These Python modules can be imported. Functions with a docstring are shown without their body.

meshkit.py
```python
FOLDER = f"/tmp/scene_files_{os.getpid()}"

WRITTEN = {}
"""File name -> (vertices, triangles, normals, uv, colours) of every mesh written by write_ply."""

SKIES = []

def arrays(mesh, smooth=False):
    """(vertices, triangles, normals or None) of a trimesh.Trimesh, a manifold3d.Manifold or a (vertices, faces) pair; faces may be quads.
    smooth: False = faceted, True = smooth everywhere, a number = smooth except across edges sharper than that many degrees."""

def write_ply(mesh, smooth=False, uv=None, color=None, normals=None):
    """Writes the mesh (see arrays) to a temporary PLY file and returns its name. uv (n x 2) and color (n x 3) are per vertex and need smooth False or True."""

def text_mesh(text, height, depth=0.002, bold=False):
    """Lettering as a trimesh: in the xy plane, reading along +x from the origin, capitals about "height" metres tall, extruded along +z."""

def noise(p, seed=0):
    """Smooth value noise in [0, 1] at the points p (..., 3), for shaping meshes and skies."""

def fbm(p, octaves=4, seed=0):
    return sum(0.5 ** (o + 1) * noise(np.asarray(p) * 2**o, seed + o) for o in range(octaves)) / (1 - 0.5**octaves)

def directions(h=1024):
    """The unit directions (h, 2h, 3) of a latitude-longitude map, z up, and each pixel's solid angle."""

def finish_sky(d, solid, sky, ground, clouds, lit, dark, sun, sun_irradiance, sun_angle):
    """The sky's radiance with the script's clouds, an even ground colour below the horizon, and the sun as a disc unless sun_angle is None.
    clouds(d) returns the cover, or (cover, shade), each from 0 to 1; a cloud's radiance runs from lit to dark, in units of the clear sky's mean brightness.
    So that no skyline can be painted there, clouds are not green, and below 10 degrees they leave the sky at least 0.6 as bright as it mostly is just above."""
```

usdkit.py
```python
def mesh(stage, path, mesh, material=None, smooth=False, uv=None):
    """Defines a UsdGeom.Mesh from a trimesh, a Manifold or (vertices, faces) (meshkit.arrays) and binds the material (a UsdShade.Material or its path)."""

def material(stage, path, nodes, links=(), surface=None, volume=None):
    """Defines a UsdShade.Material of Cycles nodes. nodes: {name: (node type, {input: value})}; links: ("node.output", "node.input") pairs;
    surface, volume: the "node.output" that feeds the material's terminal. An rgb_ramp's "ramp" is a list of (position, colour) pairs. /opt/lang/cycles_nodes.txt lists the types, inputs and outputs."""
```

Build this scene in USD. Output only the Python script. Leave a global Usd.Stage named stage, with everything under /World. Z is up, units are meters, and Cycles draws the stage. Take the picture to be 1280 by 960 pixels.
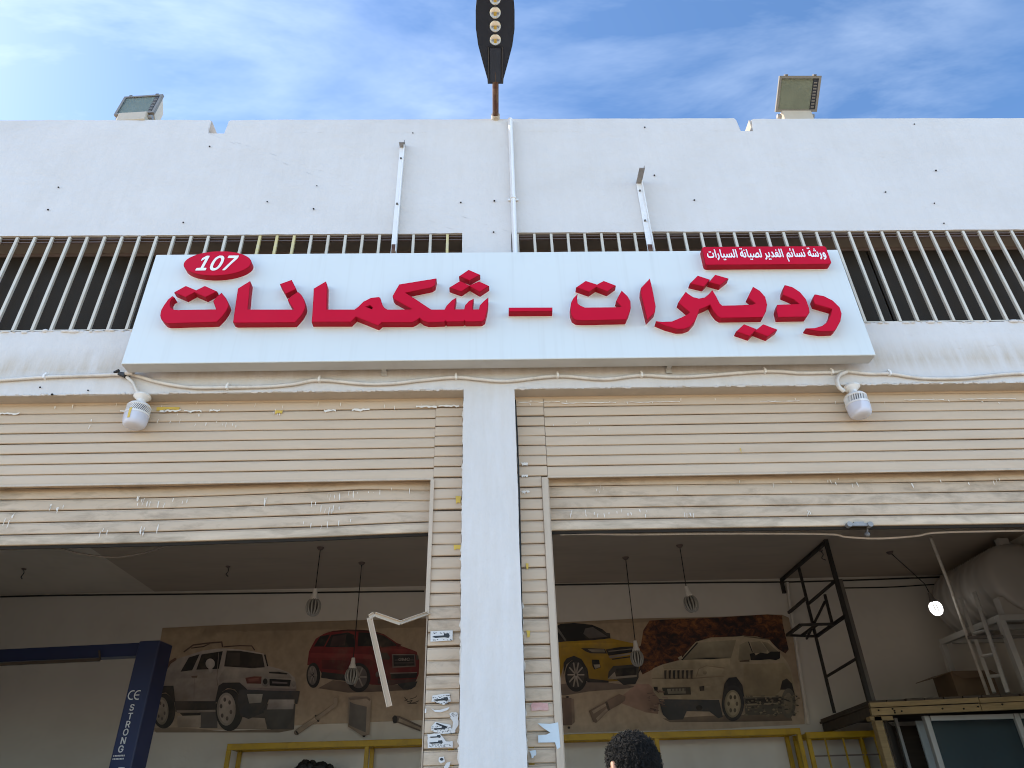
import math, random
import numpy as np, trimesh, manifold3d as m3, shapely
from shapely.geometry import Polygon, LineString, Point
from shapely.ops import unary_union
import usdkit, meshkit
from pxr import Usd, UsdGeom, UsdLux, UsdShade, Sdf, Gf, Vt

stage = Usd.Stage.CreateInMemory()
UsdGeom.SetStageUpAxis(stage, 'Z')
UsdGeom.SetStageMetersPerUnit(stage, 1.0)
UsdGeom.Xform.Define(stage, '/World')
rng = random.Random(7)

# ------------------------------------------------------------------ camera
YAW, PITCH, ROLL, FPX = 0.0340878, 0.5586625, -0.0309342, 881.6
EYE = np.array([0, -3.8, 1.5])
FWD = np.array([math.sin(YAW)*math.cos(PITCH), math.cos(YAW)*math.cos(PITCH), math.sin(PITCH)])
_r0 = np.array([math.cos(YAW), -math.sin(YAW), 0]); _u0 = np.cross(_r0, FWD)
RT = math.cos(ROLL)*_r0 + math.sin(ROLL)*_u0
UP = -math.sin(ROLL)*_r0 + math.cos(ROLL)*_u0
cam = UsdGeom.Camera.Define(stage, '/World/camera')
cam.CreateHorizontalApertureAttr(36.0); cam.CreateVerticalApertureAttr(27.0)
cam.CreateFocalLengthAttr(36.0*FPX/1280.0)
cam.CreateClippingRangeAttr(Gf.Vec2f(0.05, 5000))
M = Gf.Matrix4d(*RT, 0, *UP, 0, *(-FWD), 0, *EYE, 1)
cam.AddTransformOp().Set(M)
cam.CreateExposureAttr(0.92)

# ------------------------------------------------------------------ sky and sun
SUN = np.array([-0.985, 0.17, 0.0]); SUN /= np.linalg.norm(SUN)
ELEV = math.radians(40); AZ = math.atan2(SUN[0], SUN[1])
SKY = usdkit.material(stage, '/World/Looks/sky', {
    'sky': ('sky_texture', {'sky_type': 'single_scattering', 'sun_disc': False, 'sun_elevation': ELEV, 'sun_rotation': AZ, 'air_density': 1.0, 'aerosol_density': 0.7, 'ozone_density': 3.0}),
    'tc': ('texture_coordinate', {}),
    'sep': ('separate_xyz', {}),
    'zz': ('math', {'math_type': 'maximum', 'value2': 0.08}),
    'dx': ('math', {'math_type': 'divide'}), 'dy': ('math', {'math_type': 'divide'}),
    'uv': ('combine_xyz', {}),
    'map': ('mapping', {'rotation': (0, 0, 1.1), 'scale': (0.9, 2.2, 1.0), 'location': (3.1, 1.7, 0)}),
    'n1': ('noise_texture', {'scale': 2.0, 'detail': 10, 'roughness': 0.60, 'distortion': 0.3}),
    'map2': ('mapping', {'rotation': (0, 0, 0.1), 'scale': (1.0, 1.0, 1.0), 'location': (0.35, 5.2, 0)}),
    'n2': ('noise_texture', {'scale': 1.15, 'detail': 4, 'roughness': 0.5}),
    'r1': ('map_range', {'from_min': 0.44, 'from_max': 0.88, 'to_min': 0.02, 'to_max': 0.58, 'clamp': True}),
    'r2': ('map_range', {'from_min': 0.36, 'from_max': 0.66, 'to_min': 0.12, 'to_max': 1.0, 'clamp': True}),
    'mul': ('math', {'math_type': 'multiply'}),
    'up': ('map_range', {'from_min': 0.0, 'from_max': 0.12, 'to_min': 0.0, 'to_max': 0.95, 'clamp': True}),
    'mul2': ('math', {'math_type': 'multiply'}),
    'base': ('mix_color', {'fac': 0.0, 'b': (5.0, 6.2, 8.3), 'use_clamp': False}),
    'mix': ('mix_color', {'b': (7.6, 8.5, 9.4), 'use_clamp': False}),
    'hs': ('hsv', {'saturation': 1.14, 'value': 1.2}),
    'bg': ('background_shader', {'strength': 0.128})},
    [('tc.generated', 'sep.vector'), ('sep.z', 'zz.value1'), ('sep.x', 'dx.value1'), ('zz.value', 'dx.value2'), ('sep.y', 'dy.value1'), ('zz.value', 'dy.value2'),
     ('dx.value', 'uv.x'), ('dy.value', 'uv.y'), ('uv.vector', 'map.vector'), ('uv.vector', 'map2.vector'), ('map.vector', 'n1.vector'), ('map2.vector', 'n2.vector'),
     ('n1.fac', 'r1.value'), ('n2.fac', 'r2.value'), ('r1.result', 'mul.value1'), ('r2.result', 'mul.value2'),
     ('sep.z', 'up.value'), ('mul.value', 'mul2.value1'), ('up.result', 'mul2.value2'),
     ('sky.color', 'hs.color'), ('hs.color', 'base.a'), ('base.result', 'mix.a'), ('mul2.value', 'mix.fac'), ('mix.result', 'bg.color')], surface='bg.background')
dome = UsdLux.DomeLight.Define(stage, '/World/sky')
UsdShade.MaterialBindingAPI.Apply(dome.GetPrim()).Bind(SKY)
dome.GetPrim().SetCustomDataByKey('kind', 'structure')
sun = UsdLux.DistantLight.Define(stage, '/World/sun')
sun.CreateIntensityAttr(1.0); sun.CreateAngleAttr(0.53); sun.CreateColorAttr(Gf.Vec3f(1.0, 0.90, 0.76))
sun.GetPrim().CreateAttribute('inputs:normalize', Sdf.ValueTypeNames.Bool).Set(True)
_d = np.array([SUN[0]*math.cos(ELEV), SUN[1]*math.cos(ELEV), math.sin(ELEV)])
_x = np.cross([0, 0, 1], _d); _x /= np.linalg.norm(_x); _y = np.cross(_d, _x)
sun.AddTransformOp().Set(Gf.Matrix4d(*_x, 0, *_y, 0, *_d, 0, 0, 0, 0, 1))

# ------------------------------------------------------------------ helpers
def ray(x, y): return FWD + (x-640)/FPX*RT + (480-y)/FPX*UP
def at(x, y, Y=None, Z=None, X=None):
    """The point of the plane Y=, Z= or X= that the photograph shows at pixel (x, y) of 1280 x 960."""
    d = ray(x, y)
    t = (Y-EYE[1])/d[1] if Y is not None else (Z-EYE[2])/d[2] if Z is not None else (X-EYE[0])/d[0]
    return EYE + t*d
COUNT = {}
def numbered(base, name):
    k = (base, name); COUNT[k] = COUNT.get(k, -1) + 1
    return f'{base}/{name}' + (f'_{COUNT[k]:03d}' if COUNT[k] else '')
def path_of(p): return '/World' if p is None else str(p.GetPath())
def tag(o, label=None, cat=None, group=None, kind=None):
    for k, v in (('label', label), ('category', cat), ('group', group), ('kind', kind)):
        if v: o.SetCustomDataByKey(k, v)
    return o
def thing(name, label, cat, loc=(0, 0, 0), group=None, kind=None):
    x = UsdGeom.Xform.Define(stage, numbered('/World', name))
    x.AddTranslateOp().Set(Gf.Vec3d(*map(float, loc)))
    o = x.GetPrim(); ORIG[str(o.GetPath())] = np.array(loc, float)
    return tag(o, label, cat, group, kind)
ORIG = {}
def origin(p):
    s = path_of(p)
    for k, v in ORIG.items():
        if s == k or s.startswith(k + '/'): return v
    return np.zeros(3)
def obj(name, mesh, m, parent=None, smooth=False, label=None, kind=None, col=None):
    """One Mesh prim under parent; the mesh comes in world coordinates."""
    if isinstance(mesh, (list,)): mesh = cat(mesh)
    v, f, n = meshkit.arrays(mesh, smooth)
    v = v - origin(parent)
    p = numbered(path_of(parent), name)
    g = usdkit.mesh(stage, p, trimesh.Trimesh(v, f, process=False), MAT[m] if isinstance(m, str) else m)
    if n is not None:
        g.CreateNormalsAttr(Vt.Vec3fArray.FromNumpy(n.astype(np.float32))); g.SetNormalsInterpolation('vertex')
    if col is not None:
        UsdGeom.PrimvarsAPI(g).CreatePrimvar('ink', Sdf.ValueTypeNames.Color3fArray, 'vertex').Set(Vt.Vec3fArray.FromNumpy(np.asarray(col, np.float32)))
    return tag(g.GetPrim(), label, None, None, kind)
def cat(ms):
    ms = [trimesh.Trimesh(*meshkit.arrays(q)[:2], process=False) for q in ms]
    return trimesh.util.concatenate(ms)
def box(x0, x1, y0, y1, z0, z1, c=0.0):
    lo = np.minimum([x0, y0, z0], [x1, y1, z1]); hi = np.maximum([x0, y0, z0], [x1, y1, z1])
    if c <= 0:
        return trimesh.creation.box(bounds=[lo, hi])
    P = []
    for sx in (0, 1):
        for sy in (0, 1):
            for sz in (0, 1):
                q = np.where([sx, sy, sz], hi, lo).astype(float); s = np.where([sx, sy, sz], -1, 1)*c
                for k in range(3):
                    e = q + s; e[k] = q[k]; P.append(e)
    return trimesh.Trimesh(np.array(P)).convex_hull
def bar(p, q, w, h=None, up=(0, 0, 1)):
    h = h or w; p, q = np.asarray(p, float), np.asarray(q, float); d = (q-p)/np.linalg.norm(q-p)
    a = np.cross(d, up)
    if np.linalg.norm(a) < 1e-3: a = np.cross(d, (0, 1, 0))
    a /= np.linalg.norm(a); b = np.cross(a, d)
    v = [e + sa*a*w/2 + sb*b*h/2 for e in (p, q) for sa, sb in ((-1, -1), (1, -1), (1, 1), (-1, 1))]
    return trimesh.Trimesh(v).convex_hull
def tube(pts, r, n=8, closed_ends=True):
    pts = np.asarray(pts, float); k = len(pts); rr = np.broadcast_to(r, k)
    V, Fc = [], []; prev = None
    for i in range(k):
        d = pts[min(i+1, k-1)] - pts[max(i-1, 0)]; d /= np.linalg.norm(d)
        a = (prev - d*(prev@d)) if prev is not None else np.cross(d, (0.31, 0.2, 0.93))
        if np.linalg.norm(a) < 1e-6: a = np.cross(d, (1, 0, 0))
        a /= np.linalg.norm(a); prev = a; b = np.cross(d, a)
        for j in range(n):
            t = 2*math.pi*j/n; V.append(pts[i] + rr[i]*(math.cos(t)*a + math.sin(t)*b))
    for i in range(k-1):
        for j in range(n):
            a, b = i*n+j, i*n+(j+1) % n; Fc += [(a, b, b+n), (a, b+n, a+n)]
    V += [pts[0], pts[-1]]
    for j in range(n):
        Fc += [(k*n, (j+1) % n, j), (k*n+1, (k-1)*n+j, (k-1)*n+(j+1) % n)]
    return trimesh.Trimesh(V, Fc, process=False)
def spline(pts, m=6):
    pts = np.asarray(pts, float); P = np.vstack([2*pts[0]-pts[1], pts, 2*pts[-1]-pts[-2]]); out = []
    for i in range(1, len(P)-2):
        for t in np.arange(m)/m:
            a, b, c, d = P[i-1], P[i], P[i+1], P[i+2]
            out.append(.5*(2*b + (c-a)*t + (2*a-5*b+4*c-d)*t*t + (3*b-a-3*c+d)*t**3))
    return np.array(out + [pts[-1]])
def lathe(profile, n=28, loc=(0, 0, 0)):
    """profile: (radius, z) pairs; closed at both ends on the axis."""
    m = trimesh.creation.revolve(np.asarray(profile, float), sections=n); m.apply_translation(loc); return m
def frame(mesh, o, ex, ey, ez):
    m = mesh.copy(); T = np.eye(4); T[:3, 0], T[:3, 1], T[:3, 2], T[:3, 3] = ex, ey, ez, o; m.apply_transform(T)
    return m
def extrude(poly, t):
    """Shapely polygon -> prism from z 0 to t"""
    gs = [g for g in getattr(poly, 'geoms', [poly]) if g.area > 1e-9]
    return trimesh.util.concatenate([trimesh.creation.extrude_polygon(g, t, engine='earcut') for g in gs])
def upright(poly, yback, yfront):
    """A polygon in (x, z) extruded from the plane y = yback towards the street to y = yfront."""
    m = extrude(poly, yback - yfront); v = m.vertices.copy()
    m.vertices = np.stack([v[:, 0], yback - v[:, 2], v[:, 1]], 1)
    m.fix_normals(); return m
def px(ox, oy, s, pts): return [(ox + a/s, oy + b/s) for a, b in pts]
def on_plane(pts, Y): return [tuple(at(a, b, Y=Y)[[0, 2]]) for a, b in pts]
def arc(cx, cy, rx, ry, n=28): return [(cx + rx*math.cos(2*math.pi*i/n), cy + ry*math.sin(2*math.pi*i/n)) for i in range(n)]
def cut(poly):
    g = poly if poly.is_valid else poly.buffer(0)
    return g

# ------------------------------------------------------------------ materials
MAT = {}
def mat(name, color, rough=0.6, var=0.0, scale=6.0, metal=0.0, bump=0.0, bscale=60.0, dirt=None, dirt_amt=0.0, dirt_scale=3.0, stretch=(1, 1, 1), spec=None, streak=None, zstain=False):
    """Principled with a tone noise, an optional dirt layer, optional vertical streaks and a fine bump, all in world or object position."""
    N = {'g': ('texture_coordinate', {}), 'mp': ('mapping', {'scale': stretch}), 'n': ('noise_texture', {'scale': scale, 'detail': 6, 'roughness': 0.6}),
         'v': ('map_range', {'from_min': 0.25, 'from_max': 0.75, 'to_min': 1-var, 'to_max': 1+var}),
         'c': ('mix_color', {'blend_type': 'multiply', 'fac': 1.0, 'a': color, 'use_clamp': False}), 'p': ('principled_bsdf', {'roughness': rough, 'metallic': metal})}
    if spec is not None: N['p'][1]['specular_ior_level'] = spec
    L = [('g.object', 'mp.vector'), ('mp.vector', 'n.vector'), ('n.fac', 'v.value'), ('v.result', 'c.b')]
    out = 'c.result'
    if dirt is not None:
        N['dn'] = ('noise_texture', {'scale': dirt_scale, 'detail': 8, 'roughness': 0.68, 'distortion': 0.4})
        N['dr'] = ('map_range', {'from_min': 0.48, 'from_max': 0.78, 'to_min': 0.0, 'to_max': dirt_amt, 'clamp': True})
        N['d'] = ('mix_color', {'b': dirt})
        L += [('mp.vector', 'dn.vector'), ('dn.fac', 'dr.value'), ('dr.result', 'd.fac'), (out, 'd.a')]; out = 'd.result'
    if streak is not None:
        N['sm'] = ('mapping', {'scale': (22, 22, 0.9)})
        N['sn'] = ('noise_texture', {'scale': 1.0, 'detail': 5, 'roughness': 0.6})
        N['sr'] = ('map_range', {'from_min': 0.52, 'from_max': 0.8, 'to_min': 0.0, 'to_max': streak[1], 'clamp': True})
        N['s'] = ('mix_color', {'b': streak[0]})
        L += [('g.object', 'sm.vector'), ('sm.vector', 'sn.vector'), ('sn.fac', 'sr.value'), ('sr.result', 's.fac'), (out, 's.a')]; out = 's.result'
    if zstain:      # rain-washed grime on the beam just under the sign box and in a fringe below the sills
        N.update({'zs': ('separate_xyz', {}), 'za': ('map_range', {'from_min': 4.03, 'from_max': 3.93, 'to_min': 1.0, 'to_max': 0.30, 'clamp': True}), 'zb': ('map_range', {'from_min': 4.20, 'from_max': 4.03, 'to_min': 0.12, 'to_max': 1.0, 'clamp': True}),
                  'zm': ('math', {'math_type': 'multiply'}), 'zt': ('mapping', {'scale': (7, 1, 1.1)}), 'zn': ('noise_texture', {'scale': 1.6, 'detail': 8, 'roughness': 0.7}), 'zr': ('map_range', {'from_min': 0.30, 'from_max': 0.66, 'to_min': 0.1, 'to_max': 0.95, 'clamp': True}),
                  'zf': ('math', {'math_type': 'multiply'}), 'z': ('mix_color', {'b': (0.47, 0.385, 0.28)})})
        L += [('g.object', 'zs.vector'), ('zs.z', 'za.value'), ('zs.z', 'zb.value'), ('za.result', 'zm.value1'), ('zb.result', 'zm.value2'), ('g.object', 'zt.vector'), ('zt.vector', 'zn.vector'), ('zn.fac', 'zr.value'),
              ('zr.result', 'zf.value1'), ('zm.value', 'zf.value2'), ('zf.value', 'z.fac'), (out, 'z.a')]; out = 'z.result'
    L.append((out, 'p.base_color'))
    if bump > 0:
        N['bn'] = ('noise_texture', {'scale': bscale, 'detail': 5, 'roughness': 0.6})
        N['b'] = ('bump', {'strength': 1.0, 'distance': bump})
        L += [('g.object', 'bn.vector'), ('bn.fac', 'b.height'), ('b.normal', 'p.normal')]
    MAT[name] = usdkit.material(stage, f'/World/Looks/{name}', N, L, surface='p.BSDF')
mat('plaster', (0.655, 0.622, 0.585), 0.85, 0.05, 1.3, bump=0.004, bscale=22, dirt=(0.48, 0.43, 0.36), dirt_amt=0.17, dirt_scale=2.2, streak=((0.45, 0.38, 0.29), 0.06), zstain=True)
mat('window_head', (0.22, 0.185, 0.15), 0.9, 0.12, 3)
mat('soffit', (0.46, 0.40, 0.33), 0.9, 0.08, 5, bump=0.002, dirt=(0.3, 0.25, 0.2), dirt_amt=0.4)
mat('inner_plaster', (0.66, 0.62, 0.56), 0.9, 0.05, 1.0, bump=0.002, bscale=25, dirt=(0.33, 0.28, 0.22), dirt_amt=0.22, dirt_scale=1.3)
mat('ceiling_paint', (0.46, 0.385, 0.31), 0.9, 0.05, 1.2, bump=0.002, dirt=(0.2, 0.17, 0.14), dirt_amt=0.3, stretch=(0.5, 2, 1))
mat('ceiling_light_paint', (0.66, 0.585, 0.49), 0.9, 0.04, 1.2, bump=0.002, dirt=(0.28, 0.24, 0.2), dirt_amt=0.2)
mat('floor', (0.36, 0.34, 0.31), 0.6, 0.25, 1.5, dirt=(0.10, 0.09, 0.08), dirt_amt=0.6, dirt_scale=0.8)
mat('ground', (0.42, 0.335, 0.235), 0.95, 0.15, 0.4, bump=0.01, bscale=20, dirt=(0.24, 0.2, 0.16), dirt_amt=0.4, dirt_scale=0.3)
mat('slat', (0.545, 0.42, 0.295), 0.6, 0.05, 3.0, spec=0.3, dirt=(0.40, 0.29, 0.19), dirt_amt=0.40, dirt_scale=2.6, stretch=(0.7, 1, 4), bump=0.0006, bscale=50)
mat('slat_worn', (0.525, 0.405, 0.285), 0.65, 0.07, 3.5, spec=0.3, dirt=(0.22, 0.165, 0.11), dirt_amt=0.85, dirt_scale=4.0, stretch=(1.0, 1, 3), bump=0.0006, bscale=50)
mat('guide', (0.515, 0.405, 0.29), 0.5, 0.06, 4, dirt=(0.2, 0.15, 0.1), dirt_amt=0.4, stretch=(3, 3, .6))
mat('bottom_bar', (0.54, 0.43, 0.31), 0.8, 0.2, 8, spec=0.2, dirt=(0.16, 0.125, 0.085), dirt_amt=0.8, dirt_scale=5, stretch=(.5, 1, 2))
mat('sign_panel', (0.66, 0.695, 0.675), 0.42, 0.015, 1.0, dirt=(0.55, 0.55, 0.52), dirt_amt=0.10, dirt_scale=1.5, streak=((0.45, 0.45, 0.41), 0.2))
mat('sign_edge', (0.52, 0.52, 0.50), 0.5, 0.06, 2, dirt=(0.3, 0.27, 0.23), dirt_amt=0.4)
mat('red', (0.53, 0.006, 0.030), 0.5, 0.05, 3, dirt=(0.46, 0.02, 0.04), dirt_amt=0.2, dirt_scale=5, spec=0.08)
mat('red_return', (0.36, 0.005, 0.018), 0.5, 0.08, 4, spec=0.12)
mat('white_print', (0.82, 0.82, 0.84), 0.5, 0.02)
mat('rim_white', (0.85, 0.82, 0.80), 0.5)
mat('iron_white', (0.84, 0.84, 0.82), 0.5, 0.03, 6, dirt=(0.5, 0.4, 0.3), dirt_amt=0.2, dirt_scale=8)
mat('iron_bar', (0.61, 0.555, 0.455), 0.5, 0.06, 6, dirt=(0.36, 0.24, 0.13), dirt_amt=0.45, dirt_scale=7, stretch=(1, 1, .4))
mat('iron_yellowed', (0.62, 0.50, 0.22), 0.5, 0.1, 6, dirt=(0.6, 0.57, 0.5), dirt_amt=0.6, dirt_scale=7)
mat('rail_dark', (0.14, 0.10, 0.085), 0.6, 0.2, 6)
mat('rust', (0.09, 0.032, 0.018), 0.8, 0.4, 12, dirt=(0.34, 0.26, 0.13), dirt_amt=0.6, dirt_scale=9)
mat('lamp_black', (0.018, 0.021, 0.03), 0.5, 0.2, 5)
mat('lamp_dark', (0.03, 0.034, 0.045), 0.4, 0.2, 5)
mat('silver', (0.75, 0.72, 0.64), 0.22, 0.15, 25, metal=0.9)
mat('steel', (0.30, 0.28, 0.26), 0.5, 0.2, 20, metal=0.4)
mat('flood_cream', (0.52, 0.44, 0.33), 0.5, 0.06, 5, dirt=(0.35, 0.25, 0.16), dirt_amt=0.3)
mat('flood_frame', (0.20, 0.18, 0.15), 0.5, 0.1, 8)
mat('reflector', (0.27, 0.265, 0.21), 0.5, 0.1, 9)
mat('vent_black', (0.02, 0.025, 0.035), 0.6)
mat('conduit', (0.66, 0.61, 0.54), 0.6, 0.08, 9, dirt=(0.28, 0.22, 0.16), dirt_amt=0.5, dirt_scale=10)
mat('plastic_white', (0.80, 0.77, 0.72), 0.4, 0.03, 8, dirt=(0.5, 0.42, 0.33), dirt_amt=0.15)
mat('diffuser', (0.62, 0.61, 0.65), 0.35, 0.04, 12)
mat('grille_dark', (0.10, 0.10, 0.12), 0.6)
mat('ochre', (0.60, 0.40, 0.06), 0.6, 0.1, 20)
mat('black_iron', (0.022, 0.019, 0.017), 0.55, 0.25, 9)
mat('grey_iron', (0.13, 0.115, 0.10), 0.5, 0.2, 9)
mat('cord_black', (0.012, 0.011, 0.010), 0.6)
mat('hole', (0.03, 0.025, 0.02), 0.9, spec=0.05)
mat('blue_paint', (0.022, 0.031, 0.085), 0.4, 0.08, 5, dirt=(0.03, 0.03, 0.05), dirt_amt=0.3)
mat('letter_pale', (0.62, 0.62, 0.62), 0.5)
mat('yellow_paint', (0.50, 0.31, 0.012), 0.5, 0.15, 7, dirt=(0.12, 0.08, 0.03), dirt_amt=0.5, dirt_scale=6)
mat('shelf_pale', (0.42, 0.39, 0.34), 0.6, 0.1, 3)
mat('timber', (0.32, 0.22, 0.10), 0.75, 0.25, 5, stretch=(0.4, 6, 6), dirt=(0.09, 0.06, 0.035), dirt_amt=0.5)
mat('timber_dark', (0.07, 0.052, 0.038), 0.8, 0.3, 5, stretch=(0.5, 5, 5))
mat('aluminium', (0.50, 0.49, 0.46), 0.4, 0.06, 6, metal=0.2)
mat('tank', (0.40, 0.37, 0.335), 0.45, 0.05, 3, dirt=(0.30, 0.22, 0.16), dirt_amt=0.3)
mat('cardboard', (0.20, 0.135, 0.085), 0.85, 0.15, 6)
mat('paper', (0.62, 0.60, 0.56), 0.7, 0.06, 20, dirt=(0.5, 0.43, 0.34), dirt_amt=0.45, dirt_scale=18)
mat('paper_blue', (0.56, 0.61, 0.62), 0.7, 0.06, 20, dirt=(0.45, 0.5, 0.5), dirt_amt=0.4, dirt_scale=20)
mat('paper_red', (0.55, 0.30, 0.26), 0.7, 0.2, 30, dirt=(0.55, 0.44, 0.36), dirt_amt=0.9, dirt_scale=14)
mat('ink_black', (0.025, 0.028, 0.03), 0.7, 0.3, 40)
mat('drip', (0.74, 0.68, 0.59), 0.6, 0.05, 20)
mat('skin', (0.36, 0.19, 0.12), 0.5, 0.06, 20)
mat('shirt', (0.06, 0.075, 0.10), 0.85, 0.1, 40)
mat('trousers', (0.04, 0.04, 0.045), 0.85, 0.1, 40)
mat('hair', (0.007, 0.006, 0.005), 0.6, 0.2, 30, spec=0.25)
mat('bundle', (0.012, 0.012, 0.012), 0.6, 0.3, 20)
MAT['autumn_print'] = usdkit.material(stage, '/World/Looks/autumn_print', {'tc': ('texture_coordinate', {}), 'mp': ('mapping', {'rotation': (0, 0.5, 0), 'scale': (1.0, 1, 1.3)}),
    'n': ('noise_texture', {'scale': 11, 'detail': 8, 'roughness': 0.75, 'distortion': 0.6}), 'w': ('noise_texture', {'scale': 1.7, 'detail': 3}), 'a': ('math', {'math_type': 'multiply_add', 'value2': 0.55, 'value3': -0.27}), 's': ('math', {'math_type': 'add'}),
    'r': ('rgb_ramp', {'ramp': [(0.0, (0.012, 0.010, 0.012)), (0.40, (0.022, 0.012, 0.012)), (0.50, (0.085, 0.028, 0.015)), (0.58, (0.19, 0.065, 0.020)), (0.68, (0.30, 0.125, 0.035)), (0.8, (0.40, 0.22, 0.10))]}), 'p': ('principled_bsdf', {'roughness': 0.7})},
    [('tc.object', 'mp.vector'), ('mp.vector', 'n.vector'), ('tc.object', 'w.vector'), ('w.fac', 'a.value1'), ('a.value', 's.value1'), ('n.fac', 's.value2'), ('s.value', 'r.fac'), ('r.color', 'p.base_color')], surface='p.BSDF')
MAT['bulb_glass'] = usdkit.material(stage, '/World/Looks/bulb_glass', {'p': ('principled_bsdf', {'base_color': (0.36, 0.345, 0.31), 'roughness': 0.25})}, [], surface='p.BSDF')
MAT['bulb_lit'] = usdkit.material(stage, '/World/Looks/bulb_lit', {'e': ('emission', {'color': (1.0, 0.98, 0.93), 'strength': 1.5})}, [], surface='e.emission')
MAT['bulb_lit_core'] = usdkit.material(stage, '/World/Looks/bulb_lit_core', {'e': ('emission', {'color': (1.0, 0.98, 0.93), 'strength': 0.35})}, [], surface='e.emission')
def pane(name, tint, rough, gloss=(1, 1, 1), film=(0.04, 0.03, 0.025), filmed=0.0):
    MAT[name] = usdkit.material(stage, f'/World/Looks/{name}', {'t': ('transparent_bsdf', {'color': tint}), 'g': ('glossy_bsdf', {'color': gloss, 'roughness': rough}), 'f': ('fresnel', {'IOR': 1.5}), 'gm': ('geometry', {}), 'sb': ('math', {'math_type': 'subtract', 'value1': 1.0}), 'mu': ('math', {'math_type': 'multiply'}), 'fd': ('diffuse_bsdf', {'color': film}), 'fm': ('mix_closure', {'fac': filmed}), 'm': ('mix_closure', {})},
        [('gm.backfacing', 'sb.value2'), ('sb.value', 'mu.value1'), ('f.fac', 'mu.value2'), ('mu.value', 'm.fac'), ('t.BSDF', 'fm.closure1'), ('fd.BSDF', 'fm.closure2'), ('fm.closure', 'm.closure1'), ('g.BSDF', 'm.closure2')], surface='m.closure')
pane('glass_brown', (0.42, 0.36, 0.30), 0.15, (0.20, 0.145, 0.105), (0.046, 0.035, 0.026), 0.65)
pane('glass_office', (0.54, 0.59, 0.61), 0.05, (.7, .7, .7))
pane('glass_clear', (0.90, 0.93, 0.91), 0.25, (.35, .35, .35))
MAT['print'] = usdkit.material(stage, '/World/Looks/print', {
    'a': ('attribute', {'attribute': 'ink'}), 'tc': ('texture_coordinate', {}), 'n': ('noise_texture', {'scale': 9, 'detail': 7, 'roughness': 0.65}),
    'v': ('map_range', {'from_min': 0.25, 'from_max': 0.75, 'to_min': 0.78, 'to_max': 1.18}), 'c': ('mix_color', {'blend_type': 'multiply', 'fac': 1.0}),
    'n2': ('noise_texture', {'scale': 2.2, 'detail': 8, 'roughness': 0.7}), 'v2': ('map_range', {'from_min': 0.5, 'from_max': 0.8, 'to_min': 0, 'to_max': 0.6, 'clamp': True}),
    'd': ('mix_color', {'b': (0.20, 0.15, 0.10)}), 'p': ('principled_bsdf', {'roughness': 0.6})},
    [('a.color', 'c.a'), ('tc.object', 'n.vector'), ('n.fac', 'v.value'), ('v.result', 'c.b'), ('tc.object', 'n2.vector'), ('n2.fac', 'v2.value'), ('v2.result', 'd.fac'), ('c.result', 'd.a'), ('d.result', 'p.base_color')], surface='p.BSDF')

# ------------------------------------------------------------------ ground
G = trimesh.creation.box(bounds=[[-400, -400, -0.5], [400, 400, 0.0]])
tag(obj('ground', G, 'ground'), kind='structure')

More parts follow.
